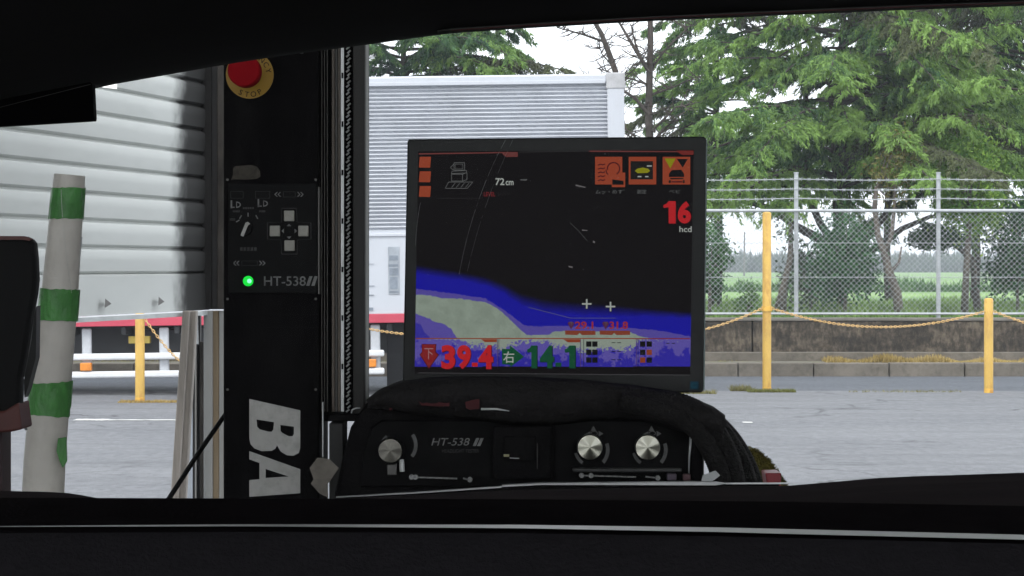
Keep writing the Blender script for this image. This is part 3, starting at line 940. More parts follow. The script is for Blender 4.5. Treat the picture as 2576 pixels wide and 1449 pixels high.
ywheel(-9.8, TD + .04, .55, .5, .3, tr); ywheel(-9.8, TD + 2.05, .55, .5, .3, tr)
tr.rotation_euler.y = R(-.75)

# ------------------------------------------------------------------ building shell
BW = mat('bay_wall_paint', (.75, .75, .73), .8, var=.15, scale=2)
bl = thing('inspection_building', 'dark vehicle inspection bay open at its front', 'building', (0, 0, 0))
MB().box(-6, -4.5, 3.7, 6, 7.4, 3.9).build('ceiling', BW, bl)
MB().box(5.8, -4.5, 0, 6, 7.4, 3.697).build('wall', BW, bl)
MB().box(-6, -4.5, 0, -5.8, 7.4, 3.697).build('wall', BW, bl)
MB().box(-6, 7.4, 3.1, 6, 7.6, 3.9).build('lintel', BW, bl)

# ------------------------------------------------------------------ roller shutter (steeply oblique)
A = Vector((-1.74, 8.2, 0)); Bp = Vector((-1.31, 10.1, 0))
dirv = (Bp - A).normalized()
S0 = A - dirv * 1.6
S1 = Bp + dirv * .1
nrm = Vector((dirv.y, -dirv.x, 0))      # towards the camera's side (+x)
sh = thing('roller_shutter', 'half raised pale steel roller shutter with one dark end', 'shutter', (Bp.x, Bp.y, 1.26))


def shutter_mat():
    m = mat('shutter_slats', (.6, .615, .595), .45, var=.08, scale=2.0, dirt=(.5, .52, .5), dirt_amt=.6, dscale=4, stretch=(1, .5, 3))
    t = m.node_tree; L = t.links; p = t.nodes['Principled BSDF']
    src = p.inputs['Base Color'].links[0].from_socket
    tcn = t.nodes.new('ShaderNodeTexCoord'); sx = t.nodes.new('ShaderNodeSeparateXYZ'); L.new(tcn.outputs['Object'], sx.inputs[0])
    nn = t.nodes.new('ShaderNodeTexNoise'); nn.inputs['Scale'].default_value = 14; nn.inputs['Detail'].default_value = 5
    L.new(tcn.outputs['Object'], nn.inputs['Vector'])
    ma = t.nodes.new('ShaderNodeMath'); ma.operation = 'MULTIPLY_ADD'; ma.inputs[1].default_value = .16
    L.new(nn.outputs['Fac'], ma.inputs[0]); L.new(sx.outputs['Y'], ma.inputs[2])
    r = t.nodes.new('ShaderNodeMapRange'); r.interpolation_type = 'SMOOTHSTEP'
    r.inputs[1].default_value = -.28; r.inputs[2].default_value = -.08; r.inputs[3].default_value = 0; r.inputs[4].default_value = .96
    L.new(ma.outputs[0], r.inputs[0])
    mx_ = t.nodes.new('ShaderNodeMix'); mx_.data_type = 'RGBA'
    L.new(r.outputs[0], mx_.inputs[0]); L.new(src, mx_.inputs[6]); mx_.inputs[7].default_value = (.012, .011, .011, 1)  # colour goes to near black towards the guide end
    L.new(mx_.outputs[2], p.inputs['Base Color']); p.inputs['Specular IOR Level'].default_value = .12; p.inputs['Roughness'].default_value = .7
    return m
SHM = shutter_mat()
sb = MB(); vs = []; z = 1.267 + .07; prof = []
prof.append((1.267, .012)); prof.append((1.267 + .15, .012)); z = 1.267 + .155
while z < 3.3:
    for q, dd in ((0, -.008), (.004, .003), (.010, .0085), (.05, .012), (.084, .0105), (.090, .006), (.094, -.007)):
        prof.append((z + q, dd))
    z += .1
for zz, dd in prof:
    for e in (S0, S1):
        q = e + nrm * dd; vs.append((q.x, q.y, zz))
sb.add(vs, [(2 * i, 2 * i + 1, 2 * i + 3, 2 * i + 2) for i in range(len(prof) - 1)])
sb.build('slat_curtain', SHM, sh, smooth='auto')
bb = MB()
q0 = S0 + nrm * .02; q1 = S1 + nrm * .02; q2 = S1 - nrm * .03; q3 = S0 - nrm * .03
bb.add([(q.x, q.y, zz) for zz in (1.245, 1.262) for q in (q0, q1, q2, q3)], [(0, 1, 2, 3), (7, 6, 5, 4), (0, 4, 5, 1), (1, 5, 6, 2), (2, 6, 7, 3), (3, 7, 4, 0)])
bb.build('bottom_bar', mat('pale_bar', (.5, .52, .52), .5), sh)
for px in (248, 383):
    u = (px - 1288) / F
    # intersect the sight line x = u*y with the shutter plane
    tt = (u * A.y - A.x) / (dirv.x - u * dirv.y)
    c = A + dirv * tt + nrm * .03
    MB().add([(c.x, c.y - .03, 1.295), (c.x, c.y + .05, 1.31), (c.x, c.y - .02, 1.33), (c.x + .02, c.y, 1.31)], [(0, 1, 3), (1, 2, 3), (2, 0, 3), (0, 2, 1)]).build('stop_bracket', DSTEEL, sh)

# guide rails / door frame at the end of the shutter
GD = 10.15
gd = thing('shutter_guide', 'stained steel door frame upright at the end of the roller shutter', 'door frame', (W(530, 0, GD).x, GD, 0))
GA = mat('dark_guide_steel', (.022, .021, .021), .7, spec=.15, var=.4, scale=10, stretch=(1, 1, .2))
GB = mat('darker_guide_steel', (.022, .021, .022), .6, var=.3, scale=10)
GC = mat('brown_grey_guide', (.055, .05, .045), .7, spec=.15, var=.5, scale=20, stretch=(1, 1, .4))
GL = mat('pale_frame_paint', (.3, .3, .29), .6, var=.12, scale=6, stretch=(1, 1, .3), dirt=(.16, .13, .09), dirt_amt=.5)
GBR = mat('rust_streaked_frame', (.25, .19, .12), .7, var=.4, scale=9, stretch=(1, 1, .12), dirt=(.13, .08, .04), dirt_amt=.7)
MB().pbox(503, -200, 532, 778, GD, .06).build('guide_channel', GA, gd, bevel=.003)
MB().pbox(532, -200, 546, 778, GD + .02, .06).build('guide_slot', GB, gd)
MB().pbox(546, -200, 564, 778, GD - .01, .06).build('guide_flange', GC, gd, bevel=.003)
MB().pbox(512, 782, 535, 1560, GD, .08).build('frame_face', GL, gd, bevel=.003)
MB().pbox(535.3, 782, 551, 1560, GD + .01, .08).build('frame_face', GBR, gd, bevel=.003)
MB().pbox(551.3, 782, 566, 1560, GD, .08).build('frame_face', GL, gd, bevel=.003)
MB().pbox(484, 782, 490, 1560, GD + .06, .05).build('channel_edge', GB, gd)
MB().pbox(490.3, 782, 494, 1560, GD + .03, .05).build('channel_edge', GL, gd)
MB().pbox(494.3, 782, 503, 1560, GD + .06, .05).build('channel_edge', GB, gd)
MB().pbox(503.3, 860, 511.5, 1560, GD + .03, .05).build('channel_edge', GC, gd)
sp = MB(); c0 = W(495, 790, GD); c1 = W(497, 865, GD)
pts = []
for i in range(200):
    s = i / 199; c = c0.lerp(c1, s); a_ = s * 24 * 2 * math.pi
    pts.append(c + Vector((math.cos(a_) * .006, -.01 + math.sin(a_) * .006, 0)))
sp.tube(pts, .0018, 4); sp.build('spring', STEEL, gd)
# white strip upright
tag(MB().pbox(470, 784, 482, 1590, 10.05, .03).build('white_batten', mat('bluish_white_batten', (.5, .54, .6), .6, var=.1, scale=8)), 'thin bluish white upright strip beside the stained door frame', 'batten')
# leaning timber post
pl = MB()
for (xa, xb, xc, xd, dd) in ((459, 477, 428, 447, 9.8), (477, 494, 447, 466, 9.83)):
    pl.prism([(xa, 782), (xb, 782), (xd, 1262), (xc, 1262)], dd, .06)
tag(pl.build('leaning_plank', mat('weathered_grey_timber', (.3, .27, .24), .8, var=.3, scale=14, stretch=(1.5, 1, .12), bump=.4), bevel=.004), 'weathered grey timber plank leaning against the door frame', 'plank')
# black cable
a = W(572, 1035, 3.4); b = W(420, 1262, 3.1)
tag(MB().tube([a + Vector((.03, 0, .06)), a, a.lerp(b, .5) + Vector((0, 0, .002)), b, b + Vector((-.1, -.1, -.16))], .0033, 8).build('black_cable', BLACK2, smooth=True), 'taut black cable slanting down from the tester column', 'cable')
# small glowing white patch with a dark strip above, past the mirror
lp = thing('bright_patch', 'small bright white patch glimpsed under the dark edge at upper left', 'lamp', W(271, 211, 7.0))
MB().prism([(252, 205), (290, 201), (290, 222), (254, 218)], 7.0, .03).build('patch_face', emat('white_glow', (1, 1, 1), 3), lp)
MB().prism([(250, 196), (292, 192), (292, 200), (252, 204)], 7.0, .04).build('housing', BLACK, lp)

# ------------------------------------------------------------------ taped white pipe at left
PD = 2.75
pc = [(175, 440), (165, 560), (150, 740), (135, 900), (121, 1050), (112, 1160), (106, 1300)]
pw = [80, 84, 92, 98, 102, 104, 106]
pp = thing('taped_pipe', 'leaning grey white tube wrapped with bands of green tape', 'pipe', W(106, 1300, PD))
WP = mat('dirty_white_tube', (.66, .62, .58), .5, var=.1, scale=14, bump=.3, bscale=40, dirt=(.4, .37, .33), dirt_amt=.5, dscale=8)
TG = mat('green_tape', (.07, .27, .06), .4, var=.3, scale=30, bump=.7, bscale=60, dirt=(.03, .12, .03), dirt_amt=.7, dscale=14, stretch=(1, 1, .5))


def pipe_at(py):
    return interp(py, [(y, x) for x, y in pc]), interp(py, [(pc[i][1], pw[i]) for i in range(len(pc))])
ys = [440, 470, 560, 740, 900, 1050, 1160, 1300]
mb = MB().tube([W(pipe_at(y)[0], y, PD) for y in ys], [sz(pipe_at(y)[1] / 2, PD) * (1 if i else .97) for i, y in enumerate(ys)], 28)
mb.build('tube_body', WP, pp, smooth='auto')


def tape(y0, y1, dr=.0012, x_extra=0, slant=0):
    mb = MB(); n = 36; rings = []
    rnd = random.Random(int(y0))
    for j in range(7):
        y = y0 + (y1 - y0) * j / 6
        x, w_ = pipe_at(y)
        c = W(x, y, PD); r_ = sz(w_ / 2, PD) + dr
        for k in range(n):
            a = 2 * math.pi * k / n
            e = (slant * math.cos(a) + rnd.uniform(-1.5, 1.5)) if j in (0, 6) else 0
            mb.v.append(tuple(c + Vector((math.cos(a) * r_, math.sin(a) * r_, -sz(e, PD)))))
    mb.f += [(j * n + k, j * n + (k + 1) % n, (j + 1) * n + (k + 1) % n, (j + 1) * n + k) for j in range(6) for k in range(n)]
    return mb.build('tape_band', TG, pp, smooth=True)
tape(473, 551); tape(727, 806, .0022, slant=2); tape(962, 1030, .002, slant=-4); tape(966, 1044, .0012, slant=5)
MB().prism([(146, 1103), (166, 1100), (168, 1160), (158, 1178), (150, 1160), (142, 1135)], PD - .026, .004).build('tape_scrap', TG, pp)
MB().tube([W(203, 596, PD), W(196, 650, PD), W(190, 730, PD), W(184, 830, PD)], [.0022, .0028, .0026, .001], 8).build('plastic_flap', mat('clear_plastic_edge', (.5, .5, .52), .3, var=.1), pp, smooth=True)
cd = MB()
for i in range(62):
    s = i / 61; y = 478 + (735 - 478) * s; x = 154 + 26 * s ** 1.6
    c = W(x, y, PD - .028); r_ = .0007
    cd.add([c + Vector(q) * r_ for q in ((1, 0, 0), (-1, 0, 0), (0, 1, 0), (0, -1, 0), (0, 0, 1), (0, 0, -1))],
           [(0, 2, 4), (2, 1, 4), (1, 3, 4), (3, 0, 4), (2, 0, 5), (1, 2, 5), (3, 1, 5), (0, 3, 5)])
tag(cd.build('bead_chain', mat('pale_beads', (.6, .6, .58), .4)), 'fine pale beaded chain hanging in front of the taped tube', 'chain')

# rounded machine at the far left
MD = 2.3
mc = thing('machine_cover', 'black rounded machine head with dull red trim at the left edge', 'machine', W(-30, 1300, MD))
prof = [(-160, 596), (60, 597), (78, 602), (86, 612), (90, 650), (92, 700), (88, 738), (78, 790), (70, 850), (62, 900), (52, 950), (50, 1030), (52, 1060), (-160, 1060)]
MB().prism(prof, MD, .02).build('cover', mat('matt_black_cover', (.004, .004, .0045), .7, var=.2, spec=.2), mc, bevel=.004)
REDT = mat('dull_red_trim', (.09, .018, .014), .5, var=.3, scale=20)
MB().prism([(-160, 592), (60, 594), (78, 600), (74, 606), (58, 603), (-160, 604)], MD - .004, .01).build('top_trim', REDT, mc)
MB().prism([(-160, 1036), (10, 1034), (47, 1012), (50, 1040), (56, 1080), (30, 1086), (8, 1088), (-160, 1090)], MD - .006, .05).build('lower_trim', REDT, mc, bevel=.002)
rim = [(70, 598), (84, 606), (91, 620), (95, 660), (97, 705), (93, 742), (82, 795), (75, 855), (66, 905), (56, 955), (55, 1020), (60, 1055), (66, 1082)]
MB().tube([W(x_, y_, MD + .03) for x_, y_ in rim], .0014, 8).build('edge_rim', mat('translucent_rim', (.4, .4, .41), .25, var=.2, scale=60), mc, smooth=True)
MB().prism([(78, 800), (92, 770), (90, 900), (72, 970), (62, 1000), (60, 960)], MD + .06, .02).build('side_bracket', mat('grey_bracket', (.09, .09, .09), .4, .4), mc)
MB().pbox(-120, 1060, 6, 1420, MD + .03, .04).build('support_post', mat('dark_red_post', (.03, .008, .01), .6), mc)

# ------------------------------------------------------------------ headlight tester
TDp = 3.3
te = thing('headlight_tester', 'black vehicle headlight tester with upright column and knob console', 'tester', W(1100, 1700, TDp))
# column
colm = MB().pbox(562, -260, 803, 2600, TDp, .16).build('column', BLACK, te, bevel=.003)
MB().pbox(800, 470, 803.5, 740, TDp - .002, .02).build('panel_trim', DSTEEL, colm)
cp = MB().pbox(574, 462, 798, 738, TDp - .004, .01).build('control_panel', BLACK2, te, bevel=.001)
cpd = TDp - .004
MB().pbox(570, 790, 800, 793, TDp - .003, .01).pbox(570, 823, 800, 825, TDp - .003, .01).build('column_seam', HOUSE, colm)
for sx0, sy0 in ((572, 452), (794, 452), (572, 752), (794, 752), (572, 980), (794, 980)):
    MB().disc(W(sx0, sy0, TDp - .002), sz(3.2, TDp), .002, 12).build('screw', DSTEEL, colm)
# console details
GBTN = mat('grey_button', (.34, .33, .30), .6, var=.1, scale=120)
for cx_, cy_ in ((727, 543), (691, 581), (763, 581), (728, 618)):
    b = MB().pbox(cx_ - 13, cy_ - 13.5, cx_ + 13, cy_ + 13.5, cpd - .005, .006).build('push_button', GBTN, cp, bevel=.0012)
def frame_loop(x0, y0, x1, y1, w_=.8):
    return [rect(x0, y0, x1, y1), rect(x0 + w_, y0 + w_, x1 - w_, y1 - w_)]
cross = [(708, 523), (746, 523), (748, 558), (783, 560), (783, 602), (748, 604), (748, 640), (708, 640), (706, 604), (672, 602), (672, 560), (708, 558)]
cen = (727.5, 581.5)
cross_in = [(cen[0] + (x_ - cen[0]) * .97 - (1.2 if x_ > cen[0] else -1.2) * .2, cen[1] + (y_ - cen[1]) * .97) for x_, y_ in cross]
shape('button_outline', [cross, cross_in], cpd, FAINT, cp)
for p3 in ([(721, 569), (727, 563), (733, 569)], [(721, 595), (727, 601), (733, 595)], [(714, 575), (708, 581), (714, 587)], [(741, 575), (747, 581), (741, 587)]):
    shape('arrow_mark', [p3], cpd, DIMLET, cp)
def chev(x_, y_, s, dr):
    return [(x_, y_), (x_ + dr * s, y_ - s), (x_ + dr * (s + 3), y_ - s), (x_ + dr * 3.4, y_), (x_ + dr * (s + 3), y_ + s), (x_ + dr * s, y_ + s)]
for x_, y_, dr in ((690, 489, 1), (698, 489, 1), (764, 489, -1), (756, 489, -1), (586, 662, 1), (594, 662, 1), (668, 662, -1), (660, 662, -1)):
    shape('arrow_mark', [chev(x_, y_, 6, dr)], cpd, DIMLET, cp)
shape('key_outline', frame_loop(712, 482, 743, 496), cpd, FAINT, cp)
shape('key_outline', frame_loop(608, 656, 648, 668), cpd, FAINT, cp)
shape('key_outline', frame_loop(642, 481, 679, 499), cpd, FAINT, cp)
shape('key_outline', frame_loop(580, 481, 612, 499), cpd, FAINT, cp)
def lamp_icon(x0, y0):
    # D-shaped lamp symbol with beams
    D_ = [(x0 + 14, y0)] + [(x0 + 14 + 12 * math.sin(R(a_)), y0 + 8 - 8 * math.cos(R(a_))) for a_ in range(0, 181, 20)]
    D_in = [(x0 + 16 + 7 * math.sin(R(a_)), y0 + 8 - 5 * math.cos(R(a_))) for a_ in range(0, 181, 20)]
    shape('lamp_symbol', [D_, D_in], cpd, DIMLET, cp)
    shape('lamp_symbol', [rect(x0, y0 - 3, x0 + 4, y0 + 17)], cpd, DIMLET, cp)
    shape('lamp_symbol', [rect(x0 + 4, y0 + 13, x0 + 10, y0 + 16)], cpd, DIMLET, cp)
lamp_icon(580, 507); lamp_icon(648, 504)
for x_, y_, a_ in ((605, 546, 60), (624, 540, 90), (646, 546, 120), (598, 556, 30)):
    c_, s_ = math.cos(R(a_)), -math.sin(R(a_))
    shape('tick_mark', [[(x_ + c_ * 5 - s_ * 1.4, y_ + s_ * 5 + c_ * 1.4), (x_ + c_ * 5 + s_ * 1.4, y_ + s_ * 5 - c_ * 1.4), (x_ - c_ * 5 + s_ * 1.4, y_ - s_ * 5 - c_ * 1.4), (x_ - c_ * 5 - s_ * 1.4, y_ - s_ * 5 + c_ * 1.4)]], cpd, DIMLET, cp)
for x0, y0, x1, y1 in ((586, 529, 604, 534), (611, 521, 640, 526), (652, 529, 668, 534), (578, 549, 592, 555), (604, 622, 648, 631)):
    shape('small_caption', [rect(x0 + i * (x1 - x0) / 5, y0, x0 + (i + .7) * (x1 - x0) / 5, y1) for i in range(5)], cpd, FAINT, cp)
# rotary selector
kn = MB().disc(W(616, 574, cpd - .006), sz(17, TDp), .007, 30).build('selector_knob', BLACK2, cp, smooth='auto')
shape('pointer', [[(605, 592), (612, 595), (624, 566), (617, 562)]], cpd - .006, LETTER, kn, off=.002, t=.003)
shape('pointer', [[(616, 561), (623, 558), (629, 563), (624, 567)]], cpd - .006, LETTER, kn, off=.002, t=.003)
text('lettering', 'HT-538', 664, 695, 769, 719, cpd, DIMLET, cp, bold=.006)
shape('lettering', [[(770, 719), (778, 695), (786, 695), (778, 719)], [(783, 719), (791, 695), (799, 695), (791, 719)]], cpd, DIMLET, cp)
# LED
led = MB().disc(W(624, 707, TDp - .006), sz(13, TDp), .006, 28, dome=.003).build('indicator_lamp', emat('green_lamp', (.01, .8, .06), 1.8), te, smooth='auto')
MB().disc(W(627, 707, TDp - .0105), sz(5.5, TDp), .002, 20, dome=.001).build('lamp_core', emat('green_core', (.25, 1, .5), 3), led)
MB().disc(W(624, 707, TDp - .003), sz(20, TDp), .003, 28).build('lamp_halo', emat('green_lamp_halo', (.0, .11, .015), 1), led, smooth='auto')  # glowing disc paints the lamp's spill onto the panel
# sticker remnant
shape('sticker_remnant', [[(581, 453), (586, 440), (586, 424), (592, 418), (632, 415), (646, 419), (654, 430), (655, 444), (645, 450), (620, 452), (590, 451)]], TDp,
      mat('brown_paper_remnant', (.055, .048, .04), .9, var=.5, scale=90), te, off=.001)
# large letters, set sideways
def zz_(L_):
    return [(503.2 + a_ * .4558, 629 + b_ * .4558) for a_, b_ in L_]
shape('large_letter', [zz_([(272, 822), (553, 885), (553, 1090), (545, 1120), (515, 1135), (480, 1133), (445, 1112), (425, 1078), (415, 1097), (395, 1108), (340, 1110), (300, 1095), (278, 1070), (272, 1040)]),
                       zz_([(312, 935), (408, 950), (405, 990), (395, 1003), (375, 1002), (330, 990), (315, 975)]),
                       zz_([(443, 965), (518, 975), (518, 1015), (510, 1028), (490, 1028), (455, 1010), (445, 1000)])], TDp, LETTER, te, off=.001)
shape('large_letter', [zz_([(272, 1110), (553, 1210), (553, 1342), (272, 1362), (272, 1270), (328, 1265), (328, 1175), (272, 1155)]),
                       zz_([(362, 1208), (490, 1250), (362, 1258)])], TDp, LETTER, te, off=.001)
# next letter of the word, below the sight line
shape('large_letter', [zz_([(272, 1400), (553, 1440), (553, 1560), (272, 1560)])], TDp, LETTER, te, off=.001)
# emergency stop
es = MB().disc(W(628, 188, TDp - .002), sz(60, TDp), .004, 48).build('emergency_plate', mat('yellow_stop_plate', (.42, .23, .012), .5, var=.12, scale=40, dirt=(.3, .17, .02), dirt_amt=.4, dscale=20), te, smooth='auto')
bc = W(628, 188, TDp)
neck = MB().tube([bc + Vector((0, 0, 0)), bc + Vector((0, -.05, 0))], sz(30, TDp), 28).build('button_neck', BLACK2, es, smooth='auto')
MB().disc(bc + Vector((0, -.072, 0)), sz(40, TDp), .026, 40, dome=.004).build('stop_button', mat('red_button', (.3, .006, .012), .8, spec=.08, var=.1, scale=60), es, smooth='auto')
def ring_text(word, a_start, step, r_, flip):
    for i, chx in enumerate(word):
        cu = bpy.data.curves.new('t', 'FONT'); cu.body = chx; cu.extrude = .5; cu.offset = .02; cu.size = 19; cu.align_x = 'CENTER'
        me = curve_mesh(cu)
        a_ = R(a_start + i * step)
        rot_ = (a_ - math.pi / 2) if not flip else (a_ + math.pi / 2)
        n_ = len(me.vertices); c_ = np.empty(n_ * 3); me.vertices.foreach_get('co', c_); c_ = c_.reshape(-1, 3)
        x_, y_ = c_[:, 0].copy(), c_[:, 1].copy()
        if flip: y_ -= 0
        X_ = x_ * math.cos(rot_) - y_ * math.sin(rot_); Y_ = x_ * math.sin(rot_) + y_ * math.cos(rot_)
        c_[:, 0] = (628 + r_ * math.cos(a_) + X_) / 100; c_[:, 1] = (-188 + r_ * math.sin(a_) + Y_) / 100
        me.vertices.foreach_set('co', c_.ravel())
        place_flat(me, TDp - .002, .0006, .0005)
        link('lettering', me, BLACK2, es)
ring_text('EMERGENCY', 168, -19.5, 42, False)
ring_text('STOP', 243, 19, 56, True)
for x0 in (702, 742):
    MB().pbox(x0, 128, x0 + 20, 133, TDp - .01, .01).build('glint_clip', STEEL, te, bevel=.001)  # pale clips added as white glints on the column
MB().prism([(566, 150), (580, 152), (586, 155), (570, 156)], TDp - .01, .01).build('glint_clip', STEEL, te)

# right-hand rails
rl = MB().pbox(803.5, -260, 834, 1060, TDp + .03, .1).build('rail_body', BLACK, te)
for x0, x1, m_, dd in ((808, 810, DSTEEL, .018), (815, 817, DSTEEL, .02), (822, 824, DSTEEL, .02), (834.5, 842, BRONZE, .02), (843, 849, DSTEEL, .025), (850, 856, BRONZE, .015)):
    MB().pbox(x0, -260, x1, 1036, TDp + dd, .05).build('rail_strip', m_, rl, bevel=.0006)
stp = MB().pbox(857.5, -260, 865, 1035, TDp, .004).build('slotted_strip', STEEL, te)
for i in range(7):
    yy = 183 + i * 122
    MB().pbox(859, yy, 863.5, yy + 14, TDp - .0015, .003).build('slot', BLACK, stp)
MB().pbox(865.5, -260, 887, 1040, TDp + .035, .08).build('chain_recess', BLACK, te)
chn = MB(); y_ = -60
while y_ < 1035:
    c = W(876.5 + (1.5 if int(y_ / 9.5) % 2 else -1.5), y_, TDp + .022)
    chn.tube([c + Vector((-.0022, 0, -.0022)), c + Vector((.0022, 0, .0018))], .0014, 6)
    y_ += 9.5
chn.build('drive_chain', STEEL, te, smooth=True)
MB().pbox(887.5, -260, 918, 1050, TDp + .005, .1).build('side_beam', mat('dark_brown_beam', (.014, .0125, .012), .6, var=.25), te, bevel=.002)
MB().pbox(918.4, -260, 921.5, 1030, TDp + .02, .05).build('beam_edge', GL, te)
MB().pbox(826, 1042, 905, 1060, TDp - .01, .09).build('rail_bracket', HOUSE, te, bevel=.002)
MB().pbox(828, 1064, 864, 1260, TDp - .005, .08).build('bracket_plate', mat('bracket_dark_grey', (.02, .0195, .02), .6), te, bevel=.002)
MB().tube([W(884, 1040, TDp - .012), W(886, 1031, TDp - .012), W(894, 1027, TDp - .012), W(906, 1026, TDp - .012)], .0012, 6).build('bent_clip', STEEL, te, smooth=True)
MB().pbox(810.5, 1012, 813, 1150, TDp - .003, .01).build('edge_rod', STEEL, te)

# lower console
UD = 3.22
hs_poly = [(838, 1420), (842, 1240), (862, 1150), (882, 1075), (918, 1018), (960, 992), (1008, 972), (1080, 958), (1200, 952), (1400, 955), (1560, 968), (1660, 985), (1740, 1020), (1768, 1060), (1772, 1420)]
hs = MB().prism(hs_poly, UD, .3).build('console_housing', HOUSE, te, bevel=.006)
fp = MB().prism([(905, 1225), (912, 1140), (935, 1075), (960, 1058), (1735, 1058), (1742, 1070), (1742, 1225)], UD - .008, .02).build('front_panel', mat('front_panel_black', (.0045, .0042, .0048), .6, var=.3, scale=14, spec=.08, dirt=(.012, .0115, .012), dirt_amt=.5, dscale=22), te, bevel=.002)
fd = UD - .008
# cloth/vinyl cover over the top, sagging front edge
cv = MB(); NX, NY = 90, 10
topc = [(925, 1012), (960, 984), (1008, 966), (1080, 956), (1150, 953), (1300, 953), (1450, 960), (1600, 976), (1700, 992), (1790, 1028), (1820, 1050)]
botc = [(925, 1020), (1000, 1026), (1040, 1036), (1130, 1044), (1215, 1052), (1290, 1062), (1400, 1062), (1480, 1052), (1560, 1045), (1640, 1058), (1720, 1080), (1820, 1110)]
rv = np.random.default_rng(2)
wob = rv.normal(0, 1, (NX + 1, NY + 1))
for i in range(NX + 1):
    px = 925 + (1820 - 925) * i / NX
    t0 = interp(px, topc); b0 = interp(px, botc)
    for j in range(NY + 1):
        s = j / NY
        py = t0 + (b0 - t0) * s
        dd = UD - .012 - .035 * math.sin(math.pi * min(1, s * .95 + .08)) ** .7 + .0012 * wob[i, j] + .006 * math.sin(px * .02 + s * 3)
        cv.v.append(tuple(W(px, py, dd)))
for i in range(NX):
    for j in range(NY):
        a_ = i * (NY + 1) + j
        cv.f.append((a_, a_ + 1, a_ + NY + 2, a_ + NY + 1))
co_ = cv.build('vinyl_cover', VINYL, te, smooth=True)
sm = co_.modifiers.new('thick', 'SOLIDIFY'); sm.thickness = .004; sm.offset = 1
# sleeves hanging down on the right
def sleeve(pts, r_, dd, ribs=True):
    P_ = [W(x_, y_, dd) for x_, y_ in pts]
    # catmull resample
    Q = []
    for i in range(len(P_) - 1):
        p0 = P_[max(i - 1, 0)]; p1 = P_[i]; p2 = P_[i + 1]; p3 = P_[min(i + 2, len(P_) - 1)]
        for k in range(26):
            s = k / 26
            Q.append(.5 * ((2 * p1) + (p2 - p0) * s + (2 * p0 - 5 * p1 + 4 * p2 - p3) * s * s + (3 * p1 - p0 - 3 * p2 + p3) * s ** 3))
    Q.append(P_[-1])
    rad = [r_ * (1 + (.05 if i % 2 else -.02)) for i in range(len(Q))]
    return MB().tube(Q, rad, 16).build('cable_sleeve', HOSE, te, smooth=True)
sleeve([(1610, 1008), (1700, 1020), (1775, 1065), (1820, 1130), (1845, 1215), (1855, 1330)], sz(30, UD), UD - .03)
sleeve([(1640, 1002), (1730, 1022), (1800, 1072), (1850, 1140), (1880, 1220), (1890, 1330)], sz(26, UD), UD + .01)
sleeve([(1660, 1005), (1745, 1027), (1815, 1078), (1862, 1140), (1893, 1215), (1905, 1330)], sz(25, UD), UD + .06)
sleeve([(1560, 1010), (1660, 1030), (1740, 1070), (1790, 1140), (1815, 1215), (1820, 1330)], sz(24, UD), UD - .05)
# red and white marks along the cover
RMARK = mat('dull_red_mark', (.075, .014, .018), .9, var=.25, scale=60)
MB().prism([(1050, 1003), (1058, 998), (1090, 1002), (1131, 1004), (1130, 1022), (1100, 1022), (1060, 1020)], UD - .052, .006).build('red_mark', RMARK, te)
MB().prism([(1170, 1012), (1186, 1007), (1206, 1004), (1206, 1028), (1182, 1031), (1172, 1026)], UD - .056, .006).build('red_mark', RMARK, te)
MB().prism([(978, 1012), (985, 1008), (987, 1028), (980, 1034)], UD - .03, .006).build('red_mark', RMARK, te)
MB().tube([W(1210, 1029, UD - .06), W(1250, 1029, UD - .06), W(1281, 1034, UD - .06)], [.0016, .0014, .0006], 8).build('chrome_rod', STEEL, te, smooth=True)
MB().tube([W(986, 996, UD - .03), W(1010, 994, UD - .03)], .0008, 6).build('chrome_rod', STEEL, te)
# knobs
def knob(cx_, cy_, r_, m_):
    st = MB().disc(W(cx_ + 1, cy_ + 1, fd - .004), sz(r_ + 4, UD), .006, 40).build('knob_collar', BLACK2, fp, smooth='auto')
    c = W(cx_, cy_, fd - .022)
    me_b = MB(); n = 48; r2 = sz(r_, fd - .022)
    me_b.add([(r2 * q * math.cos(2 * math.pi * k / n), (yy if yy != 1 else -.0012 * math.sin(4 * math.pi * k / n + .9) - .0005 * math.sin(10 * math.pi * k / n)), r2 * q * math.sin(2 * math.pi * k / n)) for q, yy in ((.02, 0), (.96, 1), (1, .0025), (1, .018)) for k in range(n)],
             [tuple(range(n))] + [(j * n + k, (j + 1) * n + k, (j + 1) * n + (k + 1) % n, j * n + (k + 1) % n) for j in range(3) for k in range(n)])
    me = bpy.data.meshes.new('knob'); me.from_pydata(me_b.v, [], me_b.f); me.update()
    o = bpy.data.objects.new('knob', me); COL.objects.link(o); me.materials.append(m_)
    o.parent = te; o.location = c - ORG[te.name]
    return o
knob(981.6, 1134, 30.5, KNOBD); knob(1484, 1125.5, 31.5, KNOB); knob(1629.5, 1126, 31.5, KNOB)
AR = mat('arc_mark_grey', (.1, .1, .1), .5, var=.3, scale=60)
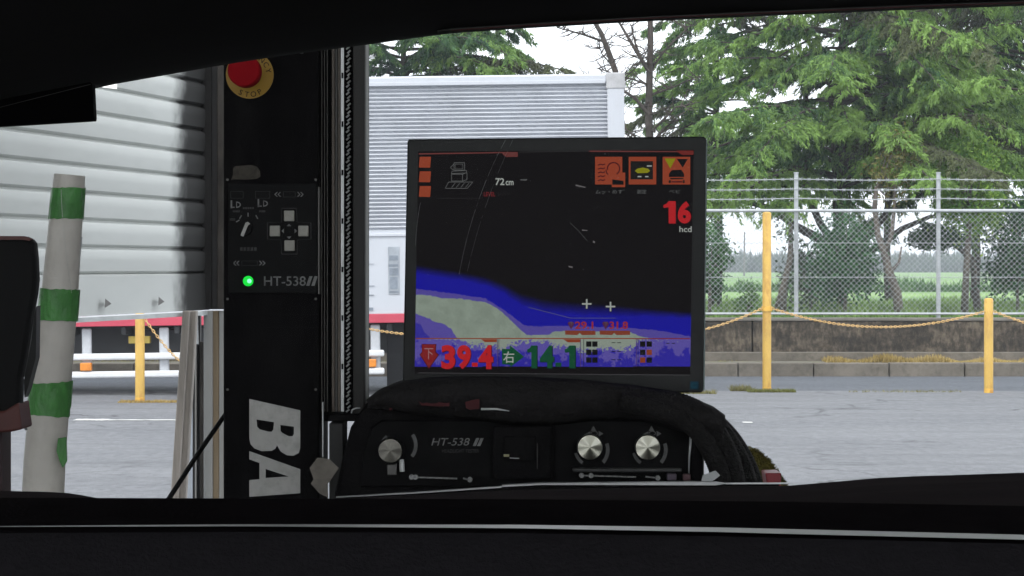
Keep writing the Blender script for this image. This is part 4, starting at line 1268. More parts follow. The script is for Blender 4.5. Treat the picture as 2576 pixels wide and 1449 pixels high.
for cx_, cy_ in ((1484, 1128), (1630, 1128)):
    shape('arc_mark', [arc_band(cx_ - 2, cy_ + 4, 47, 9, -42, 20)], fd, AR, fp)
    shape('arc_mark', [arc_band(cx_ + 4, cy_ + 3, 40, 8, 192, 236)], fd, AR, fp)
    shape('arrow_mark', [[(cx_ + 9, cy_ - 57), (cx_ + 16, cy_ - 44), (cx_ + 2, cy_ - 44)]], fd, AR, fp)
    shape('arrow_mark', [[(cx_ - 12, cy_ - 36), (cx_ + 1, cy_ - 43), (cx_ + 1, cy_ - 32)]], fd, AR, fp)
    shape('arrow_mark', [[(cx_ + 34, cy_ - 37), (cx_ + 22, cy_ - 44), (cx_ + 22, cy_ - 30)]], fd, AR, fp)
    shape('dial_ring', [[(cx_ + 11 + 9 * math.cos(a_ / 8 * math.pi), cy_ - 38 + 6 * math.sin(a_ / 8 * math.pi)) for a_ in range(16)], [(cx_ + 11 + 7 * math.cos(a_ / 8 * math.pi), cy_ - 38 + 4.4 * math.sin(a_ / 8 * math.pi)) for a_ in range(16)]], fd, AR, fp)
shape('arc_mark', [arc_band(1000, 1120, 46, 9, -38, 35)], fd, AR, fp)
shape('arc_mark', [arc_band(1000, 1130, 42, 8, 130, 165)], fd, AR, fp)
text('lettering', 'HT-538', 1085, 1102, 1182, 1121, fd, DIMLET, fp, bold=.004, shear=.25)
shape('lettering', [[(1189, 1122), (1198, 1102), (1206, 1102), (1197, 1122)], [(1200, 1122), (1209, 1102), (1217, 1102), (1208, 1122)]], fd, DIMLET, fp)
text('lettering', 'HEADLIGHT TESTER', 1112, 1130, 1205, 1139, fd, FAINT, fp)
MB().pbox(974, 1165, 998, 1195, fd - .004, .01).build('latch', DSTEEL, fp, bevel=.001)
MB().tube([W(1010, 1156, fd - .008), W(1012, 1186, fd - .008)], .0035, 10).build('latch_pin', STEEL, fp, smooth='auto')
# central recess
rc = MB().pbox(1240, 1072, 1388, 1206, fd - .012, .012).build('card_slot_cover', HOUSE, te, bevel=.003)
MB().pbox(1268, 1098, 1348, 1160, fd - .016, .006).build('card_slot', BLACK, rc, bevel=.001)
MB().pbox(1267, 1143, 1281, 1149, fd - .019, .006).build('slot_tab', mat('pale_yellow_tab', (.4, .38, .22), .5), rc)
MB().tube([W(1282, 1152, fd - .018), W(1306, 1153, fd - .018)], .0006, 6).build('slot_wire', STEEL, rc)
MB().pbox(1351, 1115, 1352, 1180, fd - .0135, .002).build('slot_edge', DSTEEL, rc)
MB().pbox(1380, 1062, 1396, 1206, fd - .006, .01).build('panel_divider', HOUSE, te, bevel=.002)
# chrome handle at right
MB().tube([W(1723, 1068, fd - .01), W(1737, 1069, fd - .014), W(1742, 1078, fd - .014), W(1738, 1110, fd - .014), W(1734, 1150, fd - .012), W(1733, 1195, fd - .01)], [.0022, .0036, .0032, .002, .0014, .001], 10).build('handle', STEEL, te, smooth=True)
MB().pbox(1742, 1085, 1768, 1225, fd - .03, .04).build('side_bracket', BLACK, te, bevel=.002)
MB().pbox(1768.5, 1112, 1771, 1200, fd - .025, .01).build('bracket_edge', DSTEEL, te)
# tray rods
TRAY = mat('tray_rod_steel', (.3, .3, .3), .4, .3, var=.6, scale=220)
def rod(x0, x1, y_, ends):
    mb = MB().tube([W(x0, y_ - 2, fd - .02), W(x1, y_ + 2, fd - .02)], .0011, 8)
    for e in ends:
        mb.disc(W(e, interp(e, [(x0, y_ - 2), (x1, y_ + 2)]), fd - .025), .0033, .008, 14)
    mb.build('tray_rod', TRAY, te, smooth='auto')
rod(1030, 1150, 1202, (1035, 1045)); rod(1165, 1180, 1205, (1182,))
rod(1460, 1600, 1198, (1463, 1487)); rod(1624, 1656, 1201, (1655,))
MB().pbox(1677, 1191, 1702, 1209, fd - .03, .01).build('tray_clip', mat('violet_grey_clip', (.12, .1, .13), .3, .5), te, bevel=.002)
MB().pbox(1718, 1192, 1738, 1210, fd - .03, .01).build('tray_clip', mat('reddish_clip', (.14, .08, .09), .3, .5), te, bevel=.002)
MB().pbox(1440, 1178, 1716, 1188, fd - .025, .01).build('tray_lip', mat('tray_lip_grey', (.045, .045, .045), .5), te, bevel=.002)
MB().prism([(1762, 1220), (1768, 1196), (1800, 1184), (1812, 1196), (1796, 1208), (1772, 1221)], fd - .06, .004).build('white_guide_plate', mat('glossy_white_plate', (.7, .72, .74), .2, .2), te)
# torn tape tag
tg = MB().add([W(*q, UD - .02 - q2) for q, q2 in (((800, 1152), 0), ((830, 1156), 0), ((853, 1178), .01), ((834, 1205), .012), ((790, 1205), .004), ((780, 1178), 0), ((783, 1215), .0), ((805, 1240), .0), ((826, 1250), .0), ((824, 1218), .006))],
              [(0, 1, 2, 3, 4, 5), (4, 3, 9, 8, 7, 6)]).build('paper_tag', mat('brown_grey_tape', (.19, .17, .15), .8, var=.25, scale=50), te)
sm = tg.modifiers.new('thick', 'SOLIDIFY'); sm.thickness = .002
# base ledge with a pale strip painted as its highlight
lg = MB().prism([(830, 1420), (845, 1258), (880, 1248), (1268, 1224), (1800, 1217), (1960, 1216), (1960, 1420)], 3.0, .012).build('base_shelf', BLACK, te)
se = MB()
se.prism([(845, 1251), (1050, 1239), (1262, 1224), (1262, 1227), (1050, 1241), (845, 1252)], 2.985, .012)
se.prism([(1262.5, 1221), (1362, 1216), (1500, 1215), (1700, 1213), (1800, 1213), (1826, 1217), (1800, 1221), (1500, 1220), (1362, 1220), (1262.5, 1225)], 2.983, .014)
se.prism([(1826.5, 1216.5), (1985, 1216), (1985, 1218), (1826.5, 1218.5)], 2.985, .012)
se.build('shelf_highlight', mat('pale_shelf_highlight', (.5, .5, .52), .35, 0, spec=.6), lg)

# ------------------------------------------------------------------ monitor
def MDp(px):
    return 1 / (1 / 3.31 + (px - 1025) / 750 * (1 / 3.22 - 1 / 3.31))
mo = thing('monitor', 'dark framed flat monitor showing a blue and grey measurement screen', 'monitor', W(1400, 985, MDp(1400)))
bz = [(1030, 350), (1770, 343), (1777, 348), (1770, 983), (1764, 988), (1400, 988), (1015, 980), (1013, 975), (1025, 354)]
BEZ = mat('monitor_bezel', (.01, .0108, .0112), .45, var=.4, scale=18, spec=.35)
MB().prism(bz, MDp, .045).build('casing', BEZ, mo, bevel=.003)
MB().tube([W(1778, 352, MDp(1778) - .001), W(1771, 982, MDp(1771) - .001)], .0009, 6).build('edge_highlight', mat('pale_edge', (.2, .25, .25), .4), mo)
TL, TRc, BRc, BLc = (1052, 381), (1746, 377), (1737, 944), (1043, 941)


def inside_noise(x_, y_, sc, seed, oct_=4):
    rg = np.random.default_rng(seed)
    tot = np.zeros_like(x_); amp = 1; s = sc
    for _ in range(oct_):
        g = rg.uniform(-1, 1, (260, 260))
        u = (x_ / s) % 258; v = (y_ / s) % 258
        i = u.astype(int); j = v.astype(int); fu = u - i; fv = v - j
        fu = fu * fu * (3 - 2 * fu); fv = fv * fv * (3 - 2 * fv)
        tot += amp * ((g[i, j] * (1 - fu) + g[i + 1, j] * fu) * (1 - fv) + (g[i, j + 1] * (1 - fu) + g[i + 1, j + 1] * fu) * fv)
        amp *= .5; s /= 2
    return tot


NXs, NYs = 460, 376
uu, vv = np.meshgrid(np.linspace(0, 1, NXs), np.linspace(0, 1, NYs))
sx_ = (TL[0] * (1 - uu) + TRc[0] * uu) * (1 - vv) + (BLc[0] * (1 - uu) + BRc[0] * uu) * vv
sy_ = (TL[1] * (1 - uu) + TRc[1] * uu) * (1 - vv) + (BLc[1] * (1 - uu) + BRc[1] * uu) * vv
zx = (sx_ - 1006.3) / .3052; zy = (sy_ - 660.4) / .3052      # close-up reading units
def Lc(*c): return np.array([(v_ / 255 / 12.92) if v_ / 255 <= .04045 else ((v_ / 255 + .055) / 1.055) ** 2.4 for v_ in c])
nA = inside_noise(zx + 4000, zy + 4000, 60, 1); nB = inside_noise(zx + 4000, zy + 4000, 22, 2, 3); nC = inside_noise(zx + 3000, zy + 5000, 10, 3, 2)
K = np.ones(sx_.shape + (3,)) * Lc(20, 17, 20)
def put(mask, c):
    m_ = np.clip(mask, 0, 1)[..., None]
    K[:] = K * (1 - m_) + c * m_
top_h = interp(zx, [(100, 10), (300, 40), (500, 75), (700, 110), (850, 170), (1000, 250), (1200, 300), (1500, 325), (1750, 345), (2000, 370), (2400, 405)])
top_f = interp(zx, [(100, 95), (300, 120), (500, 150), (700, 195), (850, 260), (1000, 360), (1200, 420), (1500, 440), (2000, 450), (2400, 465)])
top_f = top_f + nA * 8
g_ = np.clip((zy - top_h) / np.maximum(top_f - top_h, 1), 0, 1)
blue = Lc(30, 28, 180); dblue = Lc(24, 24, 70)
K[:] = K * (1 - g_[..., None] ** 1.6) + blue * g_[..., None] ** 1.6
bp = interp(zx, [(120, 215), (300, 235), (500, 262), (620, 283), (700, 290), (760, 330), (850, 385), (950, 462), (1020, 515), (1100, 526), (1250, 520), (1400, 520), (1900, 540), (2100, 555), (2300, 590), (2400, 612)]) + nB * 5
put((zy - bp) / 3, Lc(100, 88, 182))
gp = interp(zx, [(120, 265), (250, 270), (350, 295), (480, 295), (600, 313), (700, 325), (800, 375), (880, 440), (950, 510), (1000, 560), (1050, 598), (1230, 592), (1260, 570), (1400, 560), (1900, 575), (2000, 610), (2100, 628), (2400, 660)]) + nB * 4
put((zy - gp) / 3, Lc(160, 174, 160) * (1 + .1 * nA[..., None]))
lp_ = interp(zx, [(120, 415), (230, 455), (290, 490), (350, 500), (420, 540), (440, 580), (465, 610), (480, 640), (2400, 900)]) + nB * 5
put((zy - lp_) / 3 * (zx < 520), Lc(104, 92, 186))
lb_ = interp(zx, [(120, 490), (170, 510), (200, 570), (240, 612), (260, 640), (2400, 900)]) + nB * 4
put((zy - lb_) / 3 * (zx < 520), Lc(66, 60, 180))
# lower panels
low = (zy > 628)
purple = Lc(108, 96, 190); b2 = Lc(58, 50, 182); green = Lc(164, 176, 164)
d1 = zy - 628
base_low = np.where((nA + nC * .5 + (d1 - 130) / 90)[..., None] < 0, purple, b2)
gt = interp(zx, [(120, -30), (380, 0), (500, 10), (600, 55), (800, 70), (815, 95), (900, 60), (1000, 25), (1200, 20), (1300, 60), (1480, 90), (1515, 110), (1700, 75), (1800, 95), (1935, 70), (1950, 10), (2400, -20)])
base_low = np.where(((d1 < gt + nC * 30 + nB * 14))[..., None], green, base_low)
K = np.where(low[..., None], base_low, K)
K = np.where((zy > 858)[..., None], Lc(22, 19, 22), K)
K *= (1 + .06 * np.random.default_rng(7).normal(size=K.shape[:2]))[..., None]
# faint horizontal scan haze
K += (.0012 * (inside_noise(sx_ * .1, sy_ * 6, 9, 5, 2) + 1))[..., None]
Dm = np.vectorize(MDp)(sx_) - .0012
V_ = np.stack([(sx_ - 1288) * Dm / F, Dm, EYE - (sy_ - 670) * Dm / F], -1).reshape(-1, 3)
me = bpy.data.meshes.new('screen')
idx = np.arange(NXs * NYs).reshape(NYs, NXs)
q = np.stack([idx[:-1, :-1], idx[1:, :-1], idx[1:, 1:], idx[:-1, 1:]], -1).reshape(-1, 4)
me.vertices.add(len(V_)); me.vertices.foreach_set('co', V_.ravel())
me.loops.add(q.size); me.loops.foreach_set('vertex_index', q.ravel().astype(np.int32))
me.polygons.add(len(q)); me.polygons.foreach_set('loop_start', np.arange(0, q.size, 4, dtype=np.int32))
me.update(calc_edges=True)
ca = me.color_attributes.new('pix', 'FLOAT_COLOR', 'POINT')
c4 = np.ones((len(V_), 4)); c4[:, :3] = np.clip(K.reshape(-1, 3), 0, 1); ca.data.foreach_set('color', c4.ravel())
sm_ = bpy.data.materials.new('screen_glow'); sm_.use_nodes = True
p = sm_.node_tree.nodes['Principled BSDF']; p.inputs['Base Color'].default_value = (.004, .004, .004, 1); p.inputs['Roughness'].default_value = .35
p.inputs['Specular IOR Level'].default_value = .05
at = sm_.node_tree.nodes.new('ShaderNodeAttribute'); at.attribute_name = 'pix'
sm_.node_tree.links.new(at.outputs['Color'], p.inputs['Emission Color']); p.inputs['Emission Strength'].default_value = .38
scr = link('screen', me, sm_, mo)
def E(name, *c): return emat(name, tuple(Lc(*c)))
ORN = E('screen_orange', 172, 76, 48); RED = E('screen_red', 214, 36, 44); DKR = E('screen_dark_red', 90, 20, 30); GRN = E('screen_green', 12, 88, 56); WHI = E('screen_white', 190, 195, 190)
GRY = E('screen_grey', 110, 112, 112); BLK = E('screen_black', 14, 13, 18); YLW = E('screen_yellow', 160, 158, 22); BRW = E('screen_brown', 120, 62, 60); FNT = E('screen_faint', 62, 60, 62); LIN = E('screen_line', 120, 116, 118)
OF = [.0018]
def ss(loops, m_, name='screen_mark', lv=0): shape(name, loops, MDp, m_, scr, off=.0018 + lv * .0006, t=.0003)
def st(body, x0, y0, x1, y1, m_, bold=0, shear=0, lv=0): text('screen_lettering', body, x0, y0, x1, y1, MDp, m_, scr, off=.0018 + lv * .0006, t=.0003, bold=bold, shear=shear)
z5 = lambda L_: [(976.7 + a_ * .3052 * 1.0, 314.5 + b_ * .3052) for a_, b_ in L_]
def c5(a_, b_): return (1006.3 + a_ * .3052, 314.5 + b_ * .3052)
def r5(a0, b0, a1, b1): return [c5(a0, b0), c5(a1, b0), c5(a1, b1), c5(a0, b1)]
def c6(a_, b_): return (1006.3 + a_ * .3052, 660.4 + b_ * .3052)
def r6(a0, b0, a1, b1): return [c6(a0, b0), c6(a1, b0), c6(a1, b1), c6(a0, b1)]
# top ruling and tab
ss([[c5(155, 232), c5(840, 222), c5(840, 232), c5(155, 244)]], BRW)
ss([[c5(835, 222), c5(970, 222), c5(972, 262), c5(875, 264), c5(850, 245)]], BRW, lv=1)
ss([[c5(980, 220), c5(1560, 212), c5(1560, 217), c5(980, 225)]], FNT)
ss([[c5(1560, 210), c5(2290, 214), c5(2290, 224), c5(1560, 222)]], BRW)
ss([[c5(2280, 210), c5(2420, 210), c5(2420, 245), c5(2330, 248), c5(2300, 232)]], E('screen_rust', 130, 45, 40), lv=1)
for b0 in (262, 382, 503):
    ss([[c5(163, b0), c5(255, b0), c5(248, b0 + 90), c5(155, b0 + 88)]], ORN)
# machine pictogram outlines
def outl(pts, wd_=.7):
    lo = []
    for i in range(len(pts) - 1):
        (x0, y0), (x1, y1) = pts[i], pts[i + 1]
        L_ = math.hypot(x1 - x0, y1 - y0) or 1; nx_, ny_ = -(y1 - y0) / L_ * wd_, (x1 - x0) / L_ * wd_
        ss([[(x0 + nx_, y0 + ny_), (x1 + nx_, y1 + ny_), (x1 - nx_, y1 - ny_), (x0 - nx_, y0 - ny_)]], GRY)
outl([c5(445, 310), c5(532, 310), c5(532, 372), c5(445, 372), c5(445, 310)])
outl([c5(455, 322), c5(518, 322), c5(518, 362), c5(455, 362), c5(455, 322)], .5)
outl([c5(445, 322), c5(415, 350), c5(440, 372)])
outl([c5(430, 380), c5(550, 375), c5(548, 395), c5(422, 400), c5(430, 380)])
outl([c5(425, 405), c5(515, 405), c5(515, 462), c5(425, 462), c5(425, 405)])
outl([c5(515, 405), c5(552, 392), c5(552, 450), c5(515, 462)])
outl([c5(400, 470), c5(600, 470), c5(555, 522), c5(372, 522), c5(400, 470)])
for k in range(4): outl([c5(425 + k * 38, 515), c5(455 + k * 38, 478)])
st('72', 1246, 448, 1269, 466, WHI, bold=.02); st('cm', 1272, 455, 1292, 466, WHI, bold=.02)
st('LEVEL', 1217, 483, 1246, 494, E('screen_dim_red', 130, 40, 45), bold=.02); st('レバー', 1253, 483, 1284, 492, FNT)
ss([[c5(1035, 447), c5(990, 449), c5(990, 455), c5(1045, 458), c5(1045, 447)]], GRY)
ss([r5(300, 603, 680, 605)], FNT)
# three icon buttons
ss([r5(1608, 262, 1832, 490)], ORN); ss([r5(1745, 392, 1856, 512)], ORN, lv=1)
ss([arc_band(*c5(1760, 360), 15.5, 3.2, -60, 190)], DKR, lv=2)
ss([arc_band(*c5(1742, 372), 13.5, 3, 175, 235)], DKR, lv=2)
for k in range(5):
    y0 = 318 + k * 32
    ss([[c5(1632, y0 + 8), c5(1655, y0), c5(1672, y0 + 6), c5(1690, y0 - 2), c5(1690, y0 + 8), c5(1672, y0 + 16), c5(1655, y0 + 10), c5(1632, y0 + 18)]], DKR, lv=2)
ss([[c5(1750, 448), c5(1842, 460), c5(1842, 492), c5(1750, 492)]], BLK, lv=2)
ss([r5(1885, 262, 2112, 490)], ORN); ss([r5(1900, 298, 2085, 448)], E('screen_charcoal', 30, 28, 28), lv=1)
ss([[c5(1935, 378), c5(1955, 360), c5(2000, 350), c5(2045, 360), c5(2062, 378), c5(2040, 395), c5(1958, 397)]], YLW, lv=2)
ss([r5(2035, 332, 2076, 343)], WHI, lv=2); ss([r5(1958, 420, 1990, 430)], WHI, lv=2); ss([r5(2020, 420, 2048, 430)], WHI, lv=2)
ss([r5(2165, 262, 2392, 490)], ORN)
ss([[c5(2182, 276), c5(2272, 276), c5(2227, 358)]], YLW, lv=1)
ss([[c5(2282, 280), c5(2372, 280), c5(2330, 352)]], BLK, lv=1)
ss([[c5(2218, 400), c5(2240, 372), c5(2318, 368), c5(2340, 400), c5(2344, 428), c5(2215, 428)]], BLK, lv=1)
ss([[c5(2222, 436), c5(2340, 436), c5(2330, 446), c5(2232, 448)]], BLK, lv=1)
ss([r5(2215, 455, 2232, 478)], BLK, lv=1); ss([r5(2330, 455, 2346, 478)], BLK, lv=1); ss([r5(2238, 462, 2325, 474)], DKR, lv=1)
st('ムッ・めす゛', *c5(1612, 532), *c5(1852, 568), GRY); st('測定', *c5(1952, 532), *c5(2032, 568), GRY); st('べビ', *c5(2215, 532), *c5(2312, 562), GRY)
# right border dotted rule
ss([[(1744, 400), (1745, 400), (1737, 935), (1736, 935)]], FNT, lv=0)
# scratches on the panel glass
for L_ in ([c5(1450, 490), c5(1530, 510), c5(1528, 518), c5(1445, 502)], [c5(1385, 1160), c5(1425, 1166), c5(1420, 1178), c5(1395, 1174)], [c5(1500, 862), c5(1548, 866), c5(1545, 872), c5(1500, 872)],
           [c5(1590, 950), c5(1610, 962), c5(1604, 976), c5(1590, 968)]):
    ss([L_], LIN, 'panel_scratch', lv=1)
outl([c5(1400, 805), c5(1470, 870), c5(1545, 958)], .35)
def one(x0, y0, x1, y1):
    w_ = x1 - x0; h_ = y1 - y0
    return [(x0 + .42 * w_, y0), (x1 - .02 * w_, y0), (x1 - .02 * w_, y1), (x0 + .42 * w_, y1), (x0 + .42 * w_, y0 + .27 * h_), (x0, y0 + .3 * h_), (x0, y0 + .17 * h_), (x0 + .25 * w_, y0 + .12 * h_)]
def digit_block(body, x0, y0, x1, y1, m_, edge, bold=.045):
    if body == '1':
        ss([one(x0 + 1.5, y0 + 1, x1 + 2, y1 + 1.5)], edge, 'screen_digit', lv=1); ss([one(x0, y0, x1, y1)], m_, 'screen_digit', lv=2)
        return
    st(body, x0 + 1.5, y0 + 1, x1 + 2, y1 + 1.5, edge, bold=bold + .01, lv=1)
    st(body, x0, y0, x1, y1, m_, bold=bold, lv=2)
# big numbers: one digit per mesh so that widths follow the display
for chx, a0, a1 in (('1', 1669, 1700), ('6', 1705, 1738)): digit_block(chx, a0, 506, a1, 562, RED, DKR)
st('hcd', 1709, 569, 1740, 584, WHI, bold=.012)
for chx, a0, a1 in (('3', 340, 455), ('9', 470, 583), ('4', 645, 768)): digit_block(chx, *c6(a0, 680), *c6(a1, 878), RED, DKR)
ss([r6(592, 825, 640, 858)], RED, lv=2)
DG = E('screen_deep_green', 6, 34, 30)
for chx, a0, a1 in (('1', 1048, 1130), ('4', 1152, 1268), ('1', 1358, 1446)): digit_block(chx, *c6(a0, 684), *c6(a1, 872), GRN, DG)
ss([r6(1282, 825, 1330, 858)], GRN, lv=2)
ss([[c6(178, 672), c6(300, 672), c6(296, 738), c6(322, 760), c6(238, 880), c6(160, 758), c6(180, 738)]], DKR, lv=1)
ss([[c6(182, 676), c6(292, 676), c6(288, 740), c6(312, 762), c6(238, 866), c6(168, 760), c6(184, 740)]], E('screen_brick', 150, 36, 40), lv=2)
st('下', *c6(200, 706), *c6(274, 798), E('screen_pink', 176, 130, 135), lv=3)
ss([[c6(840, 712), c6(905, 712), c6(905, 682), c6(1022, 776), c6(912, 860), c6(905, 842), c6(842, 838)]], GRN, lv=1)
st('右', *c6(850, 732), *c6(942, 828), WHI, bold=.012, lv=2)
# rulings of the lower panels
ORL = E('screen_orange_rule', 160, 72, 40)
ss([r6(130, 622, 1930, 630)], ORL); ss([r6(1930, 624, 2392, 632)], E('screen_red_rule', 150, 30, 40))
for a_ in (800, 1485, 1945): ss([r6(a_, 632, a_ + 5, 862)], E('screen_violet_rule', 90, 60, 110) if a_ == 800 else bpy.data.materials['screen_violet_rule'], lv=1)
for a_ in (813, 1512, 1960): ss([r6(a_, 632, a_ + 4, 862)], BLK, lv=1)
ss([[c6(668, 632), c6(798, 632), c6(798, 656), c6(700, 656)]], ORL, lv=2); ss([[c6(1345, 632), c6(1485, 632), c6(1485, 658), c6(1385, 658)]], ORL, lv=2)
for i, b0 in enumerate((650, 718, 782)):
    for a0 in (1534, 1584): ss([r6(a0, b0, a0 + 44, b0 + 44)], BLK, lv=1)
    for a0 in (1978, 2032):
        ss([r6(a0, b0, a0 + 44, b0 + 44)], BLK if not ((i == 1 and a0 == 2032) or (i == 2 and a0 == 1978)) else ORL, lv=1)
    for a0 in (1744, 1790): ss([r6(a0, b0 + 8 + i * 4, a0 + 32, b0 + 14 + i * 4)], BLK, lv=1)
for a0 in (2195, 2240): ss([r6(a0, 663, a0 + 26, 669)], BLK, lv=1)
# crosses and trace
def plus(a_, b_, s=12, w_=4):
    x_, y_ = c6(a_, b_)
    return [(x_ - w_ / 2, y_ - s), (x_ + w_ / 2, y_ - s), (x_ + w_ / 2, y_ - w_ / 2), (x_ + s, y_ - w_ / 2), (x_ + s, y_ + w_ / 2), (x_ + w_ / 2, y_ + w_ / 2), (x_ + w_ / 2, y_ + s), (x_ - w_ / 2, y_ + s), (x_ - w_ / 2, y_ + w_ / 2), (x_ - s, y_ + w_ / 2), (x_ - s, y_ - w_ / 2), (x_ - w_ / 2, y_ - w_ / 2)]
for a_, b_ in ((1539, 341), (1735, 363)):
    ss([plus(a_, b_, 13.4, 6.4)], BLK); ss([plus(a_, b_)], WHI, lv=1)
outl([c6(1055, 368), c6(1180, 400), c6(1405, 458)], .6); outl([c6(1405, 458), c6(1775, 458)], .5)
SR = E('screen_soft_red', 175, 50, 62)
for a_, s_ in ((1380, '29.1'), (1665, '31.8')):
    ss([[c6(a_, 500), c6(a_ + 12, 488), c6(a_ + 46, 488), c6(a_ + 58, 505), c6(a_ + 30, 552)]], E('screen_violet', 96, 40, 80) if a_ == 1380 else bpy.data.materials['screen_violet'], lv=1)
    st('下', *c6(a_ + 16, 492), *c6(a_ + 46, 525), GRY, lv=2)
    st(s_, *c6(a_ + 62, 486), *c6(a_ + 214, 548), SR, bold=.03, lv=1)
    ss([[c6(a_ - 20, 560), c6(a_ + 230, 562), c6(a_ + 232, 596), c6(a_ + 120, 598), c6(a_ + 100, 580), c6(a_ + 82, 598), c6(a_ - 18, 594)]], E('screen_amber', 150, 72, 50) if a_ == 1380 else bpy.data.materials['screen_amber'], lv=1)
# lower edge dotted lines, badge
ss([[c6(150, 908), c6(2392, 926), c6(2392, 930), c6(150, 912)]], E('screen_edge_line', 96, 94, 98), 'inner_edge', lv=0)
shape('maker_badge', [r6(2390, 980, 2462, 1045)], MDp, E('teal_badge', 14, 52, 68), mo, off=.004)
shape('maker_badge', [arc_band(*c6(2425, 1012), 6, 2, 30, 330)], MDp, E('teal_badge_line', 24, 74, 92), mo, off=.0046)

MB().prism([(1360, 980), (1440, 980), (1450, 1010), (1350, 1010)], UD + .1, .05).build('stand_neck', BLACK, mo)

# ------------------------------------------------------------------ brush and red box right of the console
BR = mat('mustard_bristle', (.12, .1, .012), .9, var=.5, scale=90, bump=.8, bscale=300)
bs = MB(); rg = random.Random(4)
ed = [(1895, 1128), (1915, 1140), (1935, 1158), (1952, 1180), (1964, 1198), (1975, 1215), (1985, 1240), (1985, 1330), (1880, 1330), (1880, 1130)]
bs.prism(ed, 3.6, .05)
for i in range(420):
    s = rg.random(); k_ = min(int(s * 6), 5); f_ = s * 6 - k_
    x_ = ed[k_][0] * (1 - f_) + ed[k_ + 1][0] * f_; y_ = ed[k_][1] * (1 - f_) + ed[k_ + 1][1] * f_
    a_ = W(x_ - 2, y_ + 2, 3.59 + rg.uniform(0, .05)); bs.tube([a_, a_ + Vector((rg.uniform(.001, .005), rg.uniform(-.002, .002), rg.uniform(0, .004)))], [.0006, .0002], 3, cap=False)
tag(bs.build('bristle_mat', BR), 'mustard coloured bristle edge sloping behind the black sleeves', 'brush')
tag(MB().prism([(1925, 1190), (1966, 1190), (1964, 1235), (1932, 1235)], 3.5, .06).build('red_box', mat('red_plastic', (.3, .02, .03), .45, var=.15, scale=30), bevel=.002), 'small red plastic box beside the console sleeves', 'box')

# ------------------------------------------------------------------ the car the photo is taken from
car = thing('car', 'dark car interior framing the view, with dashboard, roof edge and windscreen', 'car', (0, 0, 0))
DASH = mat('dashboard_black', (.018, .0155, .0175), .8, var=.12, scale=60, bump=.12, bscale=500, spec=0)
DFACE = mat('dash_face_lit_black', (.022, .0205, .0235), .8, var=.12, scale=200, bump=.2, bscale=600, spec=.05)  # lighter copy of the dash black, brightened for light from behind
LIN_ = mat('black_headliner', (.012, .0115, .0125), .85, var=.15, scale=40, spec=.15)
HOOD = mat('black_bonnet_paint', (.04, .034, .037), .7, var=.25, scale=4, spec=0)
# bonnet: lofted sheet from far silhouette back towards the windscreen
far = [(-900, 1225), (-300, 1232), (0, 1235), (120, 1237), (180, 1241), (215, 1250), (250, 1256), (430, 1256), (830, 1257), (1270, 1233), (1800, 1224), (1980, 1222), (2100, 1212), (2200, 1203), (2300, 1198), (2400, 1195), (2576, 1189), (3000, 1184), (3500, 1190)]
hb = MB(); rows = []
xsamp = np.linspace(-900, 3500, 120)
for j, (dd, drop) in enumerate(((2.25, 22), (2.05, 4), (2.0, 0), (1.9, 2), (1.5, 20), (1.05, 50), (.95, 90))):
    for x_ in xsamp:
        y_ = interp(x_, far)
        p_w = W(x_, y_ + drop, dd)
        hb.v.append((p_w.x if j > 3 else W(x_, 0, 2.0).x, dd, p_w.z))
n_ = len(xsamp)
hb.f += [(j * n_ + i, j * n_ + i + 1, (j + 1) * n_ + i + 1, (j + 1) * n_ + i) for j in range(6) for i in range(n_ - 1)]
hb.build('bonnet', HOOD, car, smooth=True)
# dashboard
db = MB()
ridge = [(-900, 1338), (0, 1330), (600, 1327), (1300, 1330), (1800, 1338), (2576, 1357), (3500, 1385)]
fare = [(-900, 1252), (0, 1252), (1300, 1256), (2000, 1262), (2576, 1272), (3500, 1290)]
prof_d = []
for x_ in xsamp:
    f_ = interp(x_, fare); r_ = interp(x_, ridge)
    Xw = W(x_, 0, .66).x
    zf = W(0, f_, .92).z; zr_ = W(0, r_, .66).z
    prof_d.append([(Xw * 1.35, 1.0, zf - .05), (Xw * 1.35, .92, zf), (Xw * 1.2, .80, min(zf, zr_) - .006), (Xw, .685, zr_ - .004), (Xw, .665, zr_), (Xw, .65, zr_ - .003), (Xw * .98, .62, zr_ - .03), (Xw * .95, .56, zr_ - .12), (Xw * .95, .5, zr_ - .3)])
m_ = len(prof_d[0])
for c_ in prof_d: db.v += c_
db.f += [(i * m_ + j, i * m_ + j + 1, (i + 1) * m_ + j + 1, (i + 1) * m_ + j) for i in range(n_ - 1) for j in range(m_ - 1)]
dsh = db.build('dashboard', DASH, car, smooth=True)
ts_ = MB()
for x_ in xsamp:
    hw = .0010 + .0060 * min(1, max(0, (x_ + 300) / 2300))
    c_ = W(x_, interp(x_, ridge) - 5, .662); Xw = W(x_, 0, .66).x
    for q_, e_ in ((-hw, .00015), (hw, .0)):
        ts_.v.append((Xw, .662 + q_, c_.z + e_))
ts_.f += [(2 * i, 2 * i + 2, 2 * i + 3, 2 * i + 1) for i in range(n_ - 1)]
ts_.build('dash_highlight', mat('grey_dash_highlight', (.27, .27, .285), .35, .0, var=.1, scale=60, spec=.6), dsh, smooth=True)  # pale strip paints the ridge's highlight, thinning to the left
fc = MB()
for x_ in xsamp:
    zr_ = W(x_, interp(x_, ridge), .66).z; Xw = W(x_, 0, .66).x
    fc.v += [(Xw, .6535, zr_ - .0005), (Xw, .650, zr_ - .0022), (Xw * .98, .616, zr_ - .03), (Xw * .95, .556, zr_ - .12), (Xw * .95, .496, zr_ - .3)]
fc.f += [(i * 5 + j, i * 5 + j + 1, (i + 1) * 5 + j + 1, (i + 1) * 5 + j) for i in range(n_ - 1) for j in range(4)]
fc.build('dash_face', DFACE, dsh, smooth=True)
